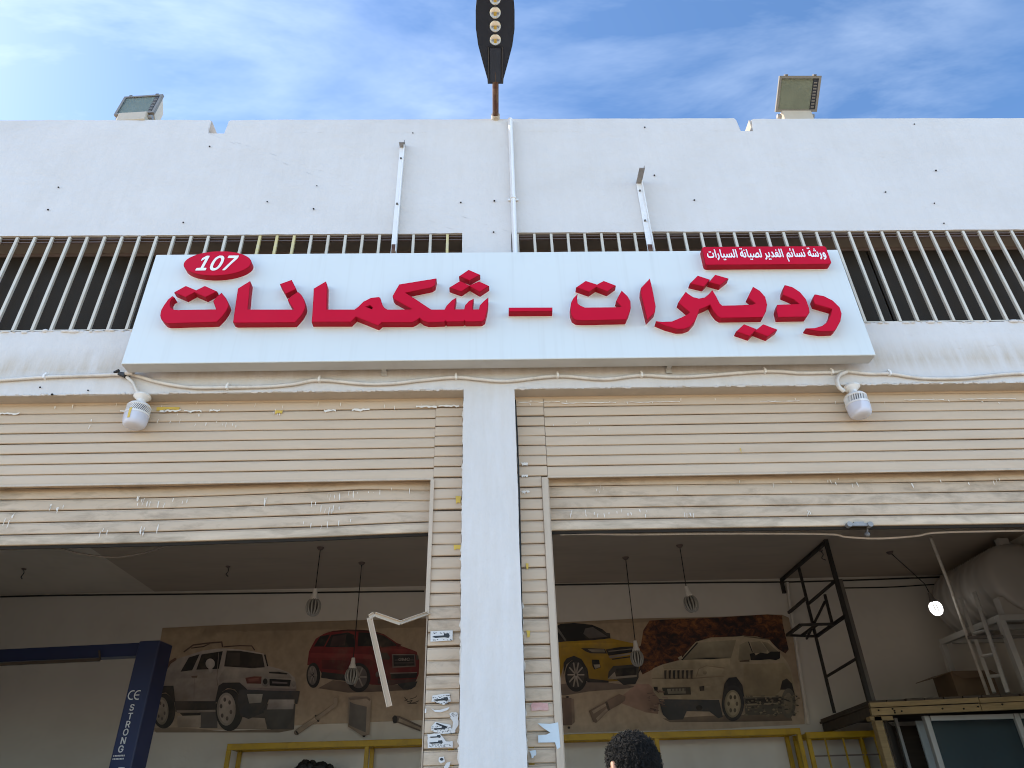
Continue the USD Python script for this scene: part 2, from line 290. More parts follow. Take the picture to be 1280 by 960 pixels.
# ------------------------------------------------------------------ the workshop building
B = thing('workshop_building', 'white plastered workshop building with two wide shutter bays and barred upper windows', 'building')
XL, XR, YB, ZS, ZC = -7.8, 6.0, 5.3, 3.84, 4.14
ZW0, ZW1, ZR = 4.33, 5.187, 6.473
def noisy_wall(poly, y0, y1, amp, cell, keep=None):
    m = upright(poly, y1, y0)
    mm = m3.Manifold(m3.Mesh(np.asarray(m.vertices, np.float32), np.asarray(m.faces, np.uint32))) if False else None
    t = trimesh.Trimesh(m.vertices, m.faces); t.merge_vertices()
    v, f = trimesh.remesh.subdivide_to_size(t.vertices, t.faces, cell, max_iter=12)
    t = trimesh.Trimesh(v, f); t.merge_vertices(); v = t.vertices.copy()
    for k, s in ((0, 11), (1, 23), (2, 37)):
        n = meshkit.fbm(v*np.array([2.2, 2.2, 2.2]), 4, s) - .5
        n2 = meshkit.noise(v*17.0, s+5) - .5
        v[:, k] += amp*(1.4*n + .5*n2)*(0.6 if k == 1 else 1.0)
    t.vertices = v
    return t
def rect(x0, z0, x1, z1): return shapely.box(min(x0, x1), min(z0, z1), max(x0, x1), max(z0, z1))
outer = [(XL-.2, 0), (XR+1.6, 0), (XR+1.6, ZR), (2.225, ZR), (2.205, ZR-.012), (2.19, 6.315), (2.085, 6.315), (2.075, ZR-.02), (2.06, ZR+.004),
         (-2.115, ZR-.004), (-2.13, ZR-.02), (-2.14, 6.305), (-2.268, 6.305), (-2.275, ZR-.015), (-2.29, ZR), (XL-.2, ZR)]
wallp = Polygon(outer)
bays = [(-4.7, -.178), (.143, 4.7)]
for a, b in bays: wallp = wallp.difference(rect(a, -1, b, ZS))
wins = [(-5.6, -.200), (.160, 5.6)]
for a, b in wins: wallp = wallp.difference(rect(a, ZW0, b, ZW1))
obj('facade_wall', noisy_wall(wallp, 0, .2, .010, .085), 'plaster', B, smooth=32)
# rough lumps of old plaster and overspray along sill and opening edges
E = []
for k in range(420):
    a, b = wins[k % 2]; x = rng.uniform(max(a, -4.2), min(b, 4.4)); s = rng.uniform(.006, .017)
    m = trimesh.creation.icosphere(1, s); m.apply_scale([rng.uniform(1, 2.4), .8, rng.uniform(.5, .9)]); m.apply_translation([x, rng.uniform(-.004, .02), ZW0 + rng.uniform(-.006, .004)]); E.append(m)
for k in range(260):
    x = rng.uniform(-4.2, 4.2)
    if -.18 < x < .145: continue
    s = rng.uniform(.004, .012); m = trimesh.creation.icosphere(1, s); m.apply_scale([rng.uniform(1, 3), .7, .7]); m.apply_translation([x, -.001, ZS + rng.uniform(-.004, .006)]); E.append(m)
obj('rough_plaster', E, 'plaster', B, kind='stuff')
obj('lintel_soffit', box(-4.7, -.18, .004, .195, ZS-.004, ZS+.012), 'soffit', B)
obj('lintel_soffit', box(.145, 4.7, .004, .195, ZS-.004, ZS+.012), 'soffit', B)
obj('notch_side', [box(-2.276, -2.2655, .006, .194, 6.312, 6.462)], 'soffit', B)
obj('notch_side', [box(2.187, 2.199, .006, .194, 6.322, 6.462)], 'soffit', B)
obj('back_wall', box(XL, XR, YB, YB+.2, 0, ZC+.02), 'inner_plaster', B)
obj('side_wall', box(XR, XR+.2, .21, YB+.2, 0, 6.29), 'inner_plaster', B)
obj('side_wall', box(XL-.2, XL, .21, YB+.2, 0, 6.29), 'inner_plaster', B)
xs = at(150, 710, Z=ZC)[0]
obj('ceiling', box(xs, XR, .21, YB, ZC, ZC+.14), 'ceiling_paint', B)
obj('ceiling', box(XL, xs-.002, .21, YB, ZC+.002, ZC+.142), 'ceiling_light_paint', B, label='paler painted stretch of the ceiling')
obj('upper_back_wall', box(XL, XR, YB, YB+.2, ZC+.03, 6.12), 'inner_plaster', B)
obj('roof_slab', box(XL-.2, XR+.2, .21, YB+.2, 6.13, 6.28), 'inner_plaster', B)
obj('parapet', box(XL-.2, XR+.2, YB+.01, YB+.2, 6.285, ZR), 'plaster', B)
obj('floor', box(XL, XR, -.15, YB, .002, .03), 'floor', B)
obj('pillar', box(-.16, .13, .2, .34, 0.03, ZC-.002), 'inner_plaster', B)
obj('ceiling_beam', box(XL, XR, .202, .36, 3.80, ZC-.003), 'ceiling_paint', B)
for a, b in wins:
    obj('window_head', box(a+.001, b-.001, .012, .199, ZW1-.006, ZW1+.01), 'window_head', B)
    W = obj('window', [box(a+.002, b-.002, .178, .196, ZW1-.035, ZW1-.008), box(a, b, .178, .198, ZW0+.002, ZW0+.03)], 'rail_dark', B)
    n = int(round((b-a)/1.22)); w = (b-a)/n
    for i in range(n):
        obj('pane', box(a+i*w+.006, a+(i+1)*w-.006, .186, .191, ZW0+.03, ZW1-.035), 'glass_brown', W)
    g = obj('window_grille', [box(a+.004, b-.004, .012, .030, ZW1-.026, ZW1-.020), box(a+.004, b-.004, .014, .028, ZW1-.052, ZW1-.046)], 'rail_dark', B)
    obj('sill_rail', box(a+.004, b-.004, .006, .034, ZW0+.010, ZW0+.018), 'iron_bar', g)
    x0 = -.309 if a < 0 else .204
    for k in range(44):
        x = x0 - .1235*k if a < 0 else x0 + .1235*k
        if x < a+.02 or x > b-.02: break
        j = rng.uniform(-.004, .004)
        obj('bar', bar((x+j, .012, ZW0+.012), (x, .012, ZW1-.008), .0185, .0185, up=(0, 1, 0)), 'iron_yellowed' if ((a < 0 and k in (0, 9, 10, 11))) else 'iron_bar', g)
# small drilled holes and chips that the photograph shows in the plaster
H = [(73, 234), (60, 262), (262, 183), (334, 252), (392, 261), (396, 232), (516, 166), (576, 253), (618, 251), (617, 290), (806, 159), (868, 250), (1143, 155), (1170, 213), (1107, 240), (1168, 254), (1180, 279),
     (818, 219), (50, 484), (110, 488), (65, 493), (229, 278)]
obj('anchor_hole', [frame(trimesh.creation.cylinder(rng.uniform(.004, .0075), .005, sections=8), at(a, b, Y=-.006), (1, 0, 0), (0, 0, 1), (0, -1, 0)) for a, b in H], 'hole', B, kind='stuff')
obj('wall_conduit', tube([at(984, 728, Y=YB-.03), at(1010, 905, Y=YB-.03)], .022), 'inner_plaster', B)
obj('ceiling_cable', tube(spline([at(a, b, Y=YB-.015) for a, b in ((-60, 748), (60, 744.5), (200, 743), (330, 741.5), (530, 739))], 4), .010, 6), 'cord_black', B)
obj('ceiling_cable', tube(spline([at(a, b, Y=YB-.015) for a, b in ((650, 732), (760, 730), (900, 728), (1010, 727), (1185, 721))], 4), .010, 6), 'cord_black', B)
obj('ceiling_cable', tube(spline([at(a, b, Y=YB-.015) for a, b in ((1050, 735), (1110, 734), (1160, 731), (1180, 730))], 4), .008, 6), 'cord_black', B)

# ------------------------------------------------------------------ roller shutters
PITCH_S = .0695
def slat(x0, x1, z0, y, p=PITCH_S, dz=None, n=2, w=1.0):
    """One pressed steel slat: a slightly bowed face with a rolled lip below, its face at y."""
    prof = [(.000, .005), (-.0038, .0075), (-.0050, .015), (-.0056, .032), (-.0050, .050), (-.0030, .0615), (.0018, .0650), (.0024, p), (.0105, p), (.0105, .005)]
    X = np.linspace(x0, x1, n); V = []; k = len(prof)
    for x in X:
        o = dz(x) if dz else (0, 0)
        for a, b in prof: V.append((x, y+a*w+o[1], z0+b+o[0]))
    Fc = []
    for i in range(n-1):
        for j in range(k):
            a, b = i*k+j, i*k+(j+1) % k; Fc += [(a, b, b+k), (a, b+k, a+k)]
    for i, s in ((0, 1), ((n-1)*k, -1)):
        for j in range(1, k-1): Fc.append((i, i+j, i+j+1)[::s])
    m = trimesh.Trimesh(V, Fc, process=False); m.fix_normals(); return m
def drips(spots, Y, zfall=(.02, .05), w=.0032):
    out = []
    for a, b in spots:
        p = at(a, b, Y=Y); L = rng.uniform(*zfall); ww = w*rng.uniform(.6, 1.6); sl = rng.uniform(-.004, .004)
        v = [(-ww*.4, 0), (ww*.5, .002), (ww*.5+sl, -L*.6), (ww*.2+sl, -L), (-ww*.4+sl, -L*.85), (-ww*.6, -L*.3)]
        m = upright(Polygon([(p[0]+q[0], p[2]+q[1]) for q in v]), Y, Y-.0015); out.append(m)
    return out
def run(x0, x1, y, n, jx=1, jy=4): return [(x0 + (x1-x0)*(i+rng.random())/n, y + rng.uniform(-jy, jy)) for i in range(n)]
def surround(side):
    lab = 'beige fixed slat panelling round the %s shutter opening, %s'
    if side < 0:
        S = thing('shutter_surround', lab % ('left', 'torn stickers down its side'), 'shutter panel', group=None)
        a, seam, b, edge = -4.68, -.357, -.184, -.357
    else:
        S = thing('shutter_surround', lab % ('right', 'straight guide rail along its side'), 'shutter panel')
        a, seam, b, edge = 4.68, .330, .150, .292
    zb = 3.272
    for k in range(8):
        z0 = zb + k*PITCH_S
        obj('slat', slat(min(a, seam-.002*side*-1), max(a, seam), z0, .100, dz=lambda x: (.002*math.sin(x*1.3+k), .001*math.sin(2*x+k)), n=6), 'slat', S)
    obj('head_slat', box(min(a, b), max(a, b), .094, .11, ZS-.02, ZS-.0045), 'slat', S)
    obj('lip', box(min(a, seam), max(a, seam), .092, .104, zb-.006, zb+.006), 'guide', S)
    z0 = 3.272 + 7*PITCH_S + (.008 if side < 0 else .004); k = 0
    while z0 > .05:
        j = rng.uniform(-.003, .003); e = edge if z0 < zb-.02 else seam
        obj('slat', slat(min(e, b)+.001, max(e, b)-.001, z0 + j, .098 + rng.uniform(-.001, .001), dz=lambda x: (rng.uniform(-.0015, .0015), 0)), 'slat' if z0 > 2.5 else 'slat_worn', S)
        z0 -= PITCH_S; k += 1
    return S
SL, SR = surround(-1), surround(1)
# guide rails: the right one whole, the left one torn off at head height
obj('guide_rail', [box(.292, .330, .084, .112, .03, 3.268, .002), box(.322, .336, .10, .19, .03, 3.268)], 'guide', SR)
gx0 = at(543, 597, Y=.09); gx1 = at(536, 767, Y=.09)
obj('guide_rail', [bar((-.361, .095, 3.266), (-.364, .095, gx1[2]), .022, .022, up=(0, 1, 0)), bar((-.366, .14, 3.266), (-.368, .14, gx1[2]), .006, .09, up=(0, 1, 0))], 'guide', SL)
obj('guide_rail', bar((-.366, .15, gx1[2]), (-.362, .15, .03), .006, .06, up=(0, 1, 0)), 'guide', SL)
# overspray of white paint along the pillar edges
for S, x, s in ((SL, -.181, -1), (SR, .147, 1)):
    pts = []; z = 1.4
    while z < 3.82:
        pts.append((x + s*abs(rng.gauss(.002, .0045)), z)); z += rng.uniform(.008, .03)
    obj('overspray', upright(Polygon([(x-s*.003, 1.4)] + pts + [(x-s*.003, 3.82)]).buffer(0), .0905, .088), 'drip', S, kind='stuff')
obj('edge_line', tube(spline([at(a, b, Y=.075) for a, b in ((644, 500), (646.5, 545), (648.5, 600), (650, 660), (651.5, 740), (653, 800), (655, 860), (657.5, 960), (660, 1050))], 3), .005, 6), 'cord_black', SR)  # thin black line down the right edge of the pillar
# dribbles of paint on the upper slats
dl = [(60+i*37+rng.uniform(-15, 15), 503+rng.uniform(-2, 5)) for i in range(14)] + run(195, 260, 520, 9, jy=10) + run(270, 300, 528, 5) + run(340, 350, 514, 4) + run(112, 116, 528, 2)
obj('paint_drip', drips(dl, .0885, (.008, .035)), 'drip', SL, kind='stuff')
wide = []
for x0, x1, y in ((0, 24, 517), (150, 182, 514), (200, 226, 513), (230, 252, 514), (262, 275, 513), (405, 420, 513), (440, 462, 512), (520, 546, 508.5), (548, 574, 507.5)):
    p, q = at(x0, y, Y=.0885), at(x1, y, Y=.0885); n = 8; top = [(p[0]+(q[0]-p[0])*i/n, p[2]+rng.uniform(.000, .008)) for i in range(n+1)]; bot = [(x, z-rng.uniform(.006, .016)) for x, z in top]
    wide.append(upright(Polygon(top+bot[::-1]).buffer(0), .0885, .087))
obj('paint_smear', wide, 'drip', SL, kind='stuff')
yel = []
for x0, x1, y0, y1 in ((196, 224, 509, 512.5), (344, 353, 513, 517), (569.5, 576, 620, 629), (567, 576, 681, 687)):
    p, q = at(x0, y0, Y=.0882), at(x1, y1, Y=.0882); yel.append(upright(Polygon([(p[0], p[2]), (q[0], p[2]-.002), (q[0]-.003, q[2]), ((p[0]+q[0])/2, q[2]+.006), (p[0]+.004, q[2]-.003)]).buffer(0), .0882, .0868))
obj('paint_smear', yel, 'ochre', SL, kind='stuff')
dr = run(690, 760, 531, 4, jy=6) + run(660, 665, 500, 2) + [(708, 501)] + run(735, 1270, 500, 16, jy=3)
obj('paint_drip', drips(dr, .0885, (.006, .02)), 'drip', SR, kind='stuff')
wide = []
for x0, x1, y in ((648, 700, 503), (702, 770, 504), (780, 850, 503), (950, 1000, 502), (1130, 1180, 500), (1200, 1270, 499), (651, 660, 579), (652, 660, 594), (652, 662, 614)):
    p, q = at(x0, y, Y=.0885), at(x1, y, Y=.0885); n = 14; top = [(p[0]+(q[0]-p[0])*i/n, p[2]+rng.uniform(.000, .005)) for i in range(n+1)]; bot = [(x, z-rng.uniform(.001, .007)*(3 if x1-x0 < 12 else 1)) for x, z in top]
    wide.append(upright(Polygon(top+bot[::-1]).buffer(0), .0885, .087))
obj('paint_smear', wide, 'drip', SR, kind='stuff')
yel = []
for x0, x1, y0, y1 in ((924.5, 927.5, 560, 567), (657, 661, 704, 711), (658, 663, 788, 796)):
    p, q = at(x0, y0, Y=.0882), at(x1, y1, Y=.0882); yel.append(upright(Polygon([(p[0], p[2]), (q[0], p[2]-.002), (q[0]-.003, q[2]), (p[0]+.004, q[2]-.003)]).buffer(0), .0882, .0868))
obj('paint_smear', yel, 'ochre', SR, kind='stuff')

def curtain(label, a, b, zf, n):
    S = thing('roller_shutter', label, 'roller shutter')
    xe = (a, b)
    for k in range(7):
        obj('slat', slat(min(xe), max(xe), .048 + k*.0712, .160, p=.0712, dz=lambda x, k=k: zf(x, k), n=n), 'slat_worn', S)
    m = slat(min(xe), max(xe), -.018, .160, p=.066, dz=lambda x: zf(x, 0), n=n, w=1.3)
    obj('bottom_bar', m, 'bottom_bar', S)
    m = cat([bar(np.array([x_a, .171, -.024]) + [0, zf(x_a, 0)[1], zf(x_a, 0)[0]], np.array([x_b, .171, -.024]) + [0, zf(x_b, 0)[1], zf(x_b, 0)[0]], .008, .016) for x_a, x_b in zip(np.linspace(min(xe), max(xe), n)[:-1], np.linspace(min(xe), max(xe), n)[1:])])
    obj('rubber_strip', m, 'hole', S)
    return S
def zl(x, k):
    t = np.interp(x, [-4.65, -2.9, -1.95, -1.0, -.6, -.36], [2.975, 2.944, 2.946, 2.960, 2.972, 2.976])
    kink = np.interp(x, [-4.6, -1.6, -.85, -.36], [.0, .0, .010, -.022])*k/4.0 + np.interp(x, [-4.6, -2, -.85, -.36], [.012, .002, .0, -.002])*k/4
    return (t + kink, .006*math.sin(x*2.1)*k/5 - (.012*np.exp(-((x+.75)/.16)**2))*k/4)
def zr(x, k): return (2.972 + (x-.34)*-.003 + .003*math.sin(1.7*x+k*.4), .004*math.sin(x*1.9+k))
CL = curtain('battered left roller shutter rolled three quarters up, its slats kinked and dribbled with white', -4.65, -.368, zl, 40)
CR = curtain('straight right roller shutter rolled three quarters up with a latch on its bottom bar', .338, 4.65, zr, 24)
YD = .149
dl = run(5, 20, 645, 4, jy=8) + run(60, 80, 632, 5, jy=3) + run(125, 135, 663, 3, jy=3) + run(170, 200, 628, 5, jy=4) + run(175, 182, 662, 4) + run(195, 200, 655, 2) + run(170, 182, 622, 3) + run(408, 425, 620, 4) + run(430, 475, 616, 7, jy=4) + run(400, 425, 634, 6, jy=4) + run(380, 400, 630, 2) + run(490, 530, 612, 2, jy=6) + run(375, 440, 652, 6, jy=5) + run(330, 334, 624, 3) + run(205, 240, 626, 4)
obj('paint_drip', drips(dl, YD, (.015, .05)), 'drip', CL, kind='stuff')
dr = run(712, 715, 642, 2) + run(725, 815, 640, 13, jy=4) + run(855, 868, 642, 4, jy=2) + run(1007, 1014, 640, 3, jy=4) + run(745, 755, 610, 4) + run(845, 848, 612, 2) + run(1030, 1050, 600, 4) + run(1240, 1250, 598, 3) + run(900, 1240, 602, 8, jy=3)
obj('paint_drip', drips(dr, YD, (.012, .035)), 'drip', CR, kind='stuff')
p0, p1 = at(1061, 656, Y=.138), at(1087, 656, Y=.138)
obj('latch', [bar(p0, p1, .016, .016), frame(trimesh.creation.cylinder(.016, .03, sections=14), p0, (1, 0, 0), (0, 0, 1), (0, -1, 0)), frame(trimesh.creation.cylinder(.016, .03, sections=14), p1, (1, 0, 0), (0, 0, 1), (0, -1, 0)), bar((p0+p1)/2-[.03, 0, -.012], (p0+p1)/2+[.03, 0, .012], .012, .012)], 'steel', CR)
obj('latch_knob', [trimesh.creation.icosphere(2, .016, ).apply_translation(at(1084, 668, Y=.16)), bar(at(1084, 668, Y=.165), at(1084, 660, Y=.165), .008)], 'grey_iron', CR)

# torn off guide rail hanging across the left opening
K = [at(537, 766, Y=.10), at(500, 779, Y=.0), at(468, 768, Y=-.04), at(462, 772, Y=-.045), at(487, 883, Y=.02)]
T = thing('bent_guide_strip', 'bent beige metal strip torn loose and dangling beside the left slat panel', 'metal strip', K[2])
def channel(p, q, w):
    d = (q-p)/np.linalg.norm(q-p); s = np.cross(d, (0, 1, 0)); s /= np.linalg.norm(s); u = np.cross(d, s)
    return cat([bar(p, q, w, .003, up=u), bar(p+s*w/2+u*.006, q+s*w/2+u*.006, .003, .012, up=u), bar(p-s*w/2+u*.006, q-s*w/2+u*.006, .003, .012, up=u)])
obj('upper_length', [channel(K[0], K[1], .016), channel(K[1], K[2], .020), channel(K[2], K[3], .022)], 'guide', T)
obj('hanging_length', channel(K[3], K[4], .025), 'guide', T)

# slack cables sagging behind the shutter curtains
def cable(name, label, pts, Y, r, m='cord_black', c='cable'):
    P = [at(a, b, Y=Y if np.ndim(Y) == 0 else Y[i]) for i, (a, b) in enumerate(pts)]
    return tag(obj(name, tube(spline(P, 8), r, 7), m), label, c)
cable('sagging_cable', 'thin dark cable sagging under the bottom edge of the left shutter', [(-80, 688), (0, 687), (67, 685.5), (100, 692), (140, 696.5), (175, 692.5), (215, 682), (260, 680), (330, 678.5), (400, 674)], .40, .0055, 'grey_iron')
cable('sagging_cable', 'pale cable sagging under the latch of the right shutter', [(700, 668), (728, 667.3), (790, 668), (890, 667), (980, 667), (1041, 668), (1057, 671), (1097, 673), (1144, 670), (1175, 665.5), (1290, 663)], .40, .0065, 'conduit')

# ------------------------------------------------------------------ the shop sign
YS = -.155; YF = YS - .058
S = thing('shop_sign', 'long white shop sign box with raised red Arabic letters above the two shutters', 'sign', (.08, YS, 4.4))
zt, zb_ = at(640, 315, Y=YS)[2], at(640, 449, Y=YS)[2]
x0, x1 = -2.272, 2.434
obj('face_panel', box(x0, x1, YS, YS+.012, zb_, zt, .003), 'sign_panel', S)
obj('tray', [box(x0, x1, YS+.0125, YS+.10, zb_+.001, zb_+.006), box(x0, x1, YS+.0125, YS+.10, zt-.006, zt-.001), box(x0+.001, x0+.006, YS+.0125, YS+.10, zb_+.006, zt-.006), box(x1-.006, x1-.001, YS+.0125, YS+.10, zb_+.006, zt-.006), box(x0+.006, x1-.006, YS+.094, YS+.0995, zb_+.006, zt-.006)], 'sign_edge', S)
for q in ((480, 459), (836, 456)):
    p = at(*q, Y=-.03)
    obj('bracket', [box(p[0]-.014, p[0]+.014, -.056, -.003, p[2]-.02, p[2]-.014), box(p[0]-.014, p[0]+.014, -.058, -.053, p[2]-.02, zb_+.05), box(p[0]-.018, p[0]+.018, -.010, -.004, p[2]-.05, p[2]+.01)], 'sign_edge', S)
def letter(outlines, holes=(), name='letter', front=YF):
    g = unary_union([Polygon(on_plane(o, front)).buffer(.0012, join_style=2) for o in outlines])
    for h in holes: g = g.difference(Polygon(on_plane(h, front)))
    c = g.buffer(-.0025, join_style=2)
    rim = upright(g.buffer(.005), YS-.0005, YS-.006)
    body = upright(g, YS-.0065, front+.004)
    face = upright(c, front+.0035, front)
    o = obj(name, face, 'red', S)
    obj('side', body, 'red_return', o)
    obj('rim', rim, 'rim_white', o)
    return o
k = 10.664
q = lambda ox, oy, pts: px(ox, oy, k, pts)
# taa at the left end
letter([q(190, 330, [(270, 425), (215, 470), (160, 545), (122, 610), (108, 680), (122, 730), (165, 775), (210, 790), (860, 770), (940, 690), (990, 620), (1020, 555), (1015, 520), (985, 455), (925, 382), (870, 430), (815, 490), (855, 602), (345, 612), (285, 605), (250, 580), (238, 550), (240, 505), (262, 465), (296, 445)])])
letter([q(190, 330, [(295, 375), (450, 290), (588, 348), (705, 290), (862, 362), (710, 440), (565, 375), (445, 440)])], name='letter_dots')
# nun and alif
letter([q(280, 330, [(345, 225), (185, 325), (150, 560), (120, 770), (150, 782), (945, 775), (1030, 680), (1075, 600), (1085, 560), (1070, 480), (1030, 410), (985, 370), (900, 425), (848, 470), (890, 545), (935, 605), (315, 605), (340, 330), (352, 250)])])
letter([q(280, 330, [(745, 265), (900, 210), (960, 330), (820, 396)])], name='letter_dots')
# alif, meem, kaf and sheen joined
A, Bq, Cq = (lambda p: q(380, 330, p)), (lambda p: q(460, 330, p)), (lambda p: q(530, 330, p))
letter([A([(290, 230), (130, 325), (118, 560), (103, 770), (620, 770), (690, 700), (720, 712), (985, 818), (1035, 775)]) + Bq([(590, 775), (640, 750), (685, 715), (740, 755), (800, 775), (1010, 770), (1030, 755), (1050, 768)]) +
        Cq([(275, 765), (290, 752), (305, 766), (520, 763), (540, 750), (560, 765), (770, 763), (810, 735), (835, 640), (850, 560), (855, 445), (800, 490), (745, 550), (735, 602), (648, 603), (645, 560), (660, 460), (600, 490), (550, 545), (538, 601), (403, 602), (415, 520), (427, 447), (370, 482), (300, 555), (275, 605), (100, 605)]) +
        Bq([(840, 604), (640, 470), (495, 382), (850, 310), (890, 280), (910, 190), (600, 240), (415, 270), (330, 420), (332, 440), (355, 470), (590, 600), (560, 605), (480, 605), (260, 606), (215, 580), (190, 540), (175, 490), (160, 445), (140, 438)]) +
        A([(990, 438), (890, 450), (790, 500), (720, 570), (672, 605), (300, 605), (305, 330), (306, 275)])], [A([(825, 568), (880, 550), (915, 575), (905, 600)])])
letter([Cq([(595, 75), (745, 140), (610, 216), (470, 160)]), Cq([(340, 310), (480, 225), (610, 287), (495, 365)]), Cq([(600, 287), (735, 230), (865, 290), (745, 370)])], name='letter_dots')
letter([q(620, 330, [(172, 580), (750, 578), (750, 626), (172, 630)])], name='dash')
# taa of the right hand word
R2 = lambda p: q(705, 335, p)
letter([R2([(180, 345), (130, 395), (100, 450), (87, 520), (92, 600), (115, 660), (160, 690), (250, 697), (830, 685), (870, 600), (890, 530), (885, 440), (845, 370), (770, 300), (720, 390), (696, 440), (765, 512), (735, 520), (280, 525), (220, 500), (182, 470), (170, 400)])])
letter([R2([(165, 255), (290, 170), (440, 218), (530, 170), (690, 232), (580, 310), (430, 250), (335, 315)])], name='letter_dots')
R3, R4, R5 = (lambda p: q(795, 335, p)), (lambda p: q(875, 340, p)), (lambda p: q(955, 340, p))
letter([R3([(185, 140), (70, 260), (65, 330), (152, 690), (200, 640), (250, 590), (262, 510), (220, 290)])])
letter([R3([(665, 315), (610, 390), (565, 460), (600, 490), (718, 588), (690, 615), (600, 660), (480, 710), (350, 717), (270, 705), (268, 716), (400, 770), (550, 812), (640, 810), (720, 780), (790, 700), (830, 600), (845, 550), (920, 520), (990, 485)]) +
        R4([(137, 435), (175, 510), (230, 580), (280, 610), (840, 600), (880, 520), (895, 430), (870, 330), (800, 250), (710, 195), (640, 335), (742, 415), (700, 435), (300, 446), (265, 420), (215, 320), (165, 237)]) + R3([(980, 340), (920, 390), (840, 405), (760, 385), (700, 345)])])
letter([R3([(722, 203), (825, 100), (985, 153), (905, 245)]), R4([(122, 131), (205, 35), (380, 85), (272, 173)])], name='letter_dots')
letter([R4([(485, 790), (590, 695), (755, 760), (665, 852)]), R4([(730, 788), (845, 695), (1030, 765), (905, 856)])], name='letter_dots')
letter([R5([(280, 172), (255, 240), (252, 300), (400, 365), (472, 425), (180, 435), (165, 500), (190, 600), (565, 595), (607, 535), (600, 470), (560, 360), (480, 265), (380, 200)])])
letter([R5([(680, 295), (655, 360), (680, 425), (908, 490), (895, 560), (850, 660), (780, 715), (680, 745), (562, 748), (565, 754), (640, 772), (760, 790), (930, 785), (960, 760), (1020, 650), (1035, 550), (1010, 470), (920, 380), (800, 320)])])
# oval number badge
pl, pr, pt, pb = at(229, 331, Y=YF), at(313.7, 329.5, Y=YF), at(276, 313.8, Y=YF), at(271.5, 344.3, Y=YF)
cx, cz, rx, rz = (pl[0]+pr[0])/2, (pt[2]+pb[2])/2, (pr[0]-pl[0])/2, (pt[2]-pb[2])/2
ov = Polygon(arc(cx, cz, rx, rz, 72))
badge = obj('number_badge', upright(ov.buffer(-.002), YF+.003, YF), 'red', S)
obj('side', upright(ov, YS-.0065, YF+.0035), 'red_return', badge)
obj('rim', upright(ov.buffer(.005), YS-.0005, YS-.006), 'rim_white', badge)
dw0, dw1 = at(244, 338.5, Y=YF), at(299, 319.5, Y=YF)
tm = meshkit.text_mesh('107', .1, .002, bold=True); tb = tm.bounds
v = (tm.vertices - tb[0])/(tb[1]-tb[0]); v[:, 0] = v[:, 0]*.90 + v[:, 1]*.10
tm = trimesh.Trimesh(np.stack([dw0[0] + v[:, 0]*(dw1[0]-dw0[0]), YF - .0006 - v[:, 2]*.002, dw0[2] + v[:, 1]*(dw1[2]-dw0[2])], 1), tm.faces); tm.fix_normals()
obj('lettering', tm, 'white_print', badge)
